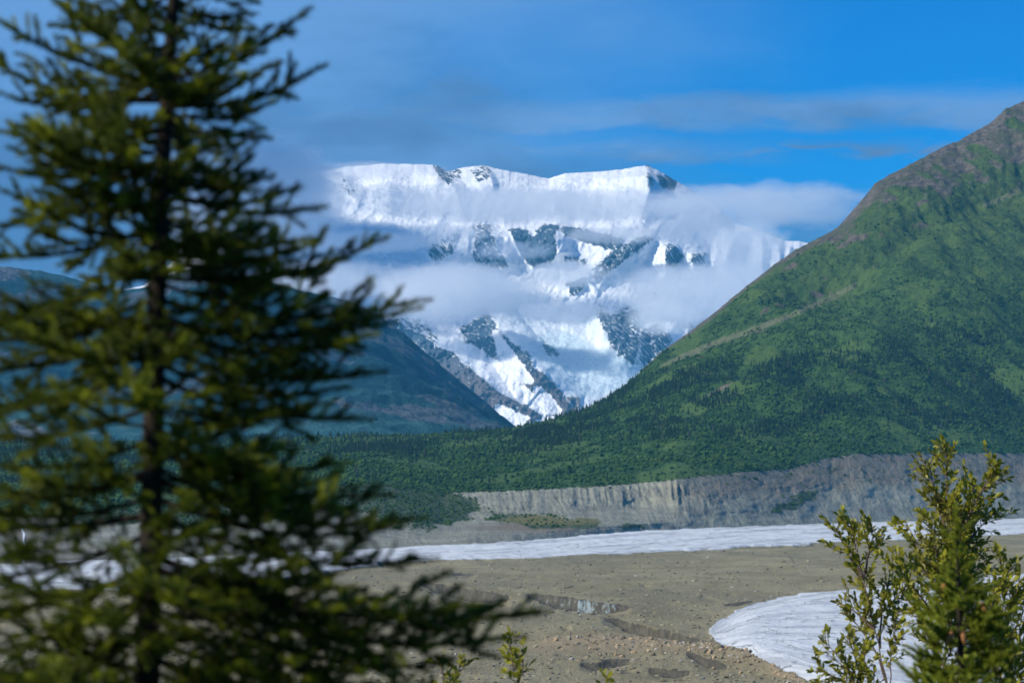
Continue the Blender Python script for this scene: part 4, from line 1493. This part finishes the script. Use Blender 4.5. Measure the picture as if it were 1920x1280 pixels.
# ------------------------------------------------------------------ willows
LEAF = np.array([(0, 0, 0), (0.22, 0.18, .045), (0.22, 0, 0), (0.22, -0.18, .045), (0.55, 0.25, .05), (0.55, 0, -.01), (0.55, -0.25, .05),
                 (0.82, 0.14, .01), (0.82, 0, -.04), (0.82, -0.14, .01), (1.0, 0, -0.09)])
LEAF_F = [(0, 2, 1), (0, 3, 2), (1, 2, 5), (1, 5, 4), (2, 3, 6), (2, 6, 5), (4, 5, 8), (4, 8, 7), (5, 6, 9), (5, 9, 8), (7, 8, 10), (8, 9, 10)]
LEAF_F = np.array(LEAF_F)


def willow_leaf():
    p = position()
    n = noise(p, 9.0, 3, 0.6)
    n2 = noise(p, 2.0, 2, 0.5)
    c = mix(n, (0.23, 0.25, 0.018), (0.46, 0.43, 0.05))
    return mix(smooth(n2, 0.45, 0.65) * 0.6, c, (0.26, 0.235, 0.06))


def stem_col():
    n = noise(position(), 40, 3, 0.6)
    return mix(n, (0.085, 0.055, 0.045), (0.19, 0.14, 0.11)), n * 0.002


M_leaf = leafy('willow_leaf', willow_leaf, 0.42, 0.4)
M_stem = material('willow_stem', stem_col, 0.8)
leaf_me = mesh_np('leaf', LEAF, LEAF_F)
leaf_me.materials.append(M_leaf)


def willow(name, label, Y, root_px, leaders, leafpx, seed, nparts, twig=(36, 82), gap=8.0, leafgap=4.2, width=(2.8, 1.1)):
    rg = np.random.default_rng(seed)
    k = Y / F
    r0 = V(root_px[0], root_px[1], Y)
    root = bpy.data.objects.new(name, None)
    COL.objects.link(root)
    root.location = (r0.x, Y, float(near_z(np.array([r0.x]), np.array([Y]))[0]) - 0.05)
    tag(root, label, 'willow' if name.startswith('willow') else 'shrub')
    B = np.array(root.location[:])
    leaves = []

    def leafing(p, d, s=1.0):
        d, sv_s, u_ = frame(d)
        nrm = rg.normal(size=3) * 0.55 + np.array([0, -0.15, 0.9])
        y = np.cross(nrm, d); y /= np.linalg.norm(y)
        z = np.cross(d, y)
        L = leafpx * k * rg.uniform(0.6, 1.25) * s
        leaves.append((p, np.stack([d, y, z]), L))

    for li, ld in enumerate(leaders):
        pts = ld['p']; dep = ld.get('d', 0.0); bare = ld.get('bare', 0.0)
        q = np.array([V(a, b, Y + dep * (i / (len(pts) - 1))) for i, (a, b) in enumerate(pts)]) - B
        if ld.get('ground'):
            q = np.vstack([[rg.uniform(-.1, .1), dep * 0.3, 0.0], q])
        seg = np.linalg.norm(np.diff(q, axis=0), axis=1); cum = np.concatenate([[0], np.cumsum(seg)])
        fine_t = np.linspace(0, cum[-1], max(6, int(cum[-1] / (18 * k))))
        sm_ = np.stack([np.interp(fine_t, cum, q[:, c]) for c in range(3)], -1)
        for _ in range(2): sm_[1:-1] = 0.25 * sm_[:-2] + 0.5 * sm_[1:-1] + 0.25 * sm_[2:]
        sm_[1:-1] += rg.normal(0, 1.2 * k, (len(sm_) - 2, 3))
        wd = ld.get('w', width)
        v, f = tube(sm_, wd[0] * k, wd[1] * k * 0.5, 6)
        stem = link_mesh('stem', mesh_np('stem', v, f), M_stem, root)
        tv_, tf_, off = [], [], 0
        s = cum[-1] * bare + 4 * k
        sz = ld.get('s', 1.0)
        while s < cum[-1] - 2 * k:
            fr_ = s / cum[-1]
            p = np.array([np.interp(s, fine_t, sm_[:, c]) for c in range(3)])
            p2 = np.array([np.interp(min(s + 10 * k, cum[-1]), fine_t, sm_[:, c]) for c in range(3)])
            d, sv_s, u_ = frame(p2 - p + 1e-6)
            ph = rg.uniform(0, 2 * math.pi)
            an = math.radians(rg.uniform(35, 80))
            td = math.cos(an) * d + math.sin(an) * (math.cos(ph) * sv_s + math.sin(ph) * u_)
            td = td + np.array([0, 0, 0.25]); td /= np.linalg.norm(td)
            tl = rg.uniform(*twig) * k * sz * (1.0 - 0.55 * fr_ ** 3)
            e = p + td * tl + np.array([0, 0, 0.1 * tl])
            m = p + td * tl * 0.5
            v, f = tube([p, m, e], 0.95 * k, 0.45 * k, 4)
            tv_.append(v); tf_.append(f + off); off += len(v)
            t_ = rg.uniform(4, 9) * k; sd_ = 1
            while t_ < tl:
                pp_ = p + (e - p) * t_ / tl
                phi = rg.uniform(0, 6.28)
                _, a1, a2 = frame(e - p)
                ld_ = td * rg.uniform(0.5, 1.0) + (math.cos(phi) * a1 + math.sin(phi) * a2) * rg.uniform(0.5, 1.0) + np.array([0, 0, 0.15])
                leafing(pp_, ld_)
                t_ += leafgap * k * rg.uniform(0.5, 1.2)
            leafing(e, td); leafing(e - td * 2 * k, td + 0.4 * a1, 0.8)
            s += gap * k * rg.uniform(0.6, 1.3) * (1.15 - 0.3 * fr_)
        for _ in range(5): leafing(sm_[-1] - (sm_[-1] - sm_[-2]) * rg.random(), (sm_[-1] - sm_[-2]) / np.linalg.norm(sm_[-1] - sm_[-2]) + rg.normal(0, .5, 3))
        if tv_:
            link_mesh('twigs', mesh_np('twigs', np.vstack(tv_), np.vstack(tf_)), M_stem, stem)['kind'] = 'stuff'
    order = np.argsort([-l[2] for l in leaves])
    for i in order[:nparts]:
        p, R_, L = leaves[i]
        o = bpy.data.objects.new('leaf', leaf_me)
        COL.objects.link(o); o.parent = root
        m = Matrix([[*(R_[:, c])] for c in range(3)]) @ Matrix.Diagonal((L, L, L))
        o.matrix_local = Matrix.Translation(Vector(p)) @ m.to_4x4()
    rest = [leaves[i] for i in order[nparts:]]
    if rest:
        V_ = np.vstack([p + (LEAF * L) @ R_ for p, R_, L in rest])
        F_ = np.vstack([LEAF_F + i * len(LEAF) for i in range(len(rest))])
        link_mesh('leaves', mesh_np('leaves', V_, F_), M_leaf, root)['kind'] = 'stuff'
    return root


willow('willow', 'tall leafy willow whose top rises over the grey moraine wall', 28.0, (1768, 1420), [
    dict(p=[(1764, 1420), (1772, 1250), (1776, 1080), (1780, 960), (1774, 880), (1772, 838)], ground=1, w=(3.6, 1.1), bare=.40),
    dict(p=[(1774, 1080), (1800, 1000), (1832, 930), (1862, 880), (1866, 872)], d=-.3),
    dict(p=[(1778, 1010), (1760, 950), (1748, 900), (1742, 865)], d=.2),
    dict(p=[(1776, 1110), (1740, 1060), (1712, 1010), (1700, 980)], d=.3),
    dict(p=[(1772, 1180), (1730, 1120), (1690, 1075), (1668, 1055)], d=-.2),
    dict(p=[(1778, 1060), (1810, 1020), (1840, 985), (1862, 962)], d=.4),
    dict(p=[(1780, 1000), (1800, 960), (1822, 930), (1838, 912)], d=.5, s=.9),
    dict(p=[(1774, 1160), (1800, 1100), (1830, 1060), (1850, 1040)], d=.6),
    dict(p=[(1770, 1250), (1740, 1190), (1715, 1150), (1705, 1125)], d=.4),
    dict(p=[(1774, 1140), (1762, 1080), (1755, 1030), (1752, 985)], d=-.4),
    dict(p=[(1778, 1100), (1812, 1050), (1800, 1000), (1806, 960)], d=.7),
    dict(p=[(1774, 1200), (1790, 1130), (1783, 1075), (1790, 1020)], d=.7),
], 14.5, 31, 300)
willow('willow', 'slender willow with bare lower stem and round leafy top left of the tall willow', 27.0, (1690, 1420), [
    dict(p=[(1686, 1420), (1664, 1280), (1640, 1180), (1624, 1100), (1606, 1040), (1598, 985)], ground=1, w=(2.8, 1.0), bare=.72),
    dict(p=[(1616, 1080), (1590, 1040), (1574, 1010), (1568, 990)], d=.2, s=.8, bare=.3),
    dict(p=[(1618, 1085), (1632, 1040), (1636, 1005), (1634, 985)], d=-.2, s=.8, bare=.3),
    dict(p=[(1680, 1400), (1668, 1260), (1676, 1180), (1690, 1110), (1716, 1060), (1722, 1046)], ground=1, bare=.70, s=.8),
    dict(p=[(1640, 1180), (1612, 1150), (1586, 1135), (1566, 1130)], d=.2, s=.65, bare=.2),
    dict(p=[(1668, 1300), (1640, 1210), (1606, 1170), (1590, 1150)], d=.3, s=.7, bare=.5),
    dict(p=[(1650, 1215), (1650, 1150), (1660, 1110), (1668, 1080)], d=.3, s=.7, bare=.3),
], 14, 32, 200)
willow('willow', 'low spreading willow at the lower edge in front of the ice', 26.0, (1640, 1420), [
    dict(p=[(1650, 1420), (1610, 1300), (1580, 1240), (1556, 1206), (1540, 1200)], ground=1, bare=.55, s=.8),
    dict(p=[(1620, 1330), (1590, 1280), (1562, 1260), (1530, 1255)], d=.2, s=.8),
    dict(p=[(1630, 1350), (1612, 1260), (1596, 1210), (1590, 1190)], d=.2, s=.8, bare=.3),
    dict(p=[(1640, 1360), (1636, 1290), (1622, 1240), (1618, 1215)], d=-.2, s=.7, bare=.3),
], 13.5, 33, 150)
willow('willow', 'leafy willow at the right edge beside the young spruce', 25.0, (1900, 1420), [
    dict(p=[(1896, 1420), (1890, 1280), (1884, 1180), (1880, 1090), (1874, 1034)], ground=1, w=(2.8, 1.0), bare=.4),
    dict(p=[(1892, 1300), (1910, 1220), (1916, 1160), (1922, 1115)], d=.2),
    dict(p=[(1892, 1320), (1870, 1250), (1856, 1190), (1850, 1140)], d=.3),
    dict(p=[(1886, 1180), (1904, 1130), (1912, 1100)], d=-.2),
    dict(p=[(1896, 1380), (1930, 1280), (1950, 1200)], d=-.2),
    dict(p=[(1888, 1250), (1866, 1180), (1860, 1120), (1866, 1080)], d=-.3),
], 14, 34, 200)
willow('willow_shoot', 'upright leafy shoot at the bottom edge right of the big spruce bough', 22.0, (966, 1420), [
    dict(p=[(968, 1420), (966, 1320), (963, 1250), (957, 1192)], ground=1, w=(3.2, 1.2), bare=.62, s=.55),
    dict(p=[(966, 1300), (980, 1250), (982, 1215)], d=.05, s=.5, bare=.25)], 17, 35, 120, gap=8, leafgap=6)
willow('willow_shoot', 'drooping leafy shoot under the lowest tip of the big spruce', 21.0, (850, 1420), [
    dict(p=[(845, 1420), (842, 1320), (850, 1270), (872, 1232)], ground=1, w=(3.2, 1.2), bare=.55, s=.6),
    dict(p=[(842, 1320), (828, 1270), (826, 1240)], d=.05, s=.5)], 16, 36, 120, gap=8, leafgap=6)
willow('willow_shoot', 'small leafy tip just showing at the bottom edge below the rubble', 22.0, (1134, 1420), [
    dict(p=[(1130, 1420), (1132, 1320), (1138, 1266)], ground=1, w=(2.6, 1.0), bare=.7, s=.4)], 16, 37, 50, gap=8, leafgap=6)

# one bent grass blade under the spruce
gp_ = [V(500, 1420, 8.0), V(506, 1300, 8.0), V(520, 1272, 7.98), V(532, 1250, 7.95)]
vs = []
for i, q in enumerate(gp_):
    w_ = (0.006, 0.006, 0.005, 0.0005)[i]
    vs += [(q.x - w_, q.y, q.z), (q.x + w_, q.y + .002, q.z + .001)]
vs = [(gp_[0].x - .006, 8.02, 67.2), (gp_[0].x + .006, 8.02, 67.2)] + vs
tag(link_mesh('grass_blade', mesh_np('grass_blade', vs, [(i * 2, i * 2 + 1, i * 2 + 3, i * 2 + 2) for i in range(len(vs) // 2 - 1)]), M_leaf),
    'single bent grass blade at the bottom edge under the big spruce', 'grass')
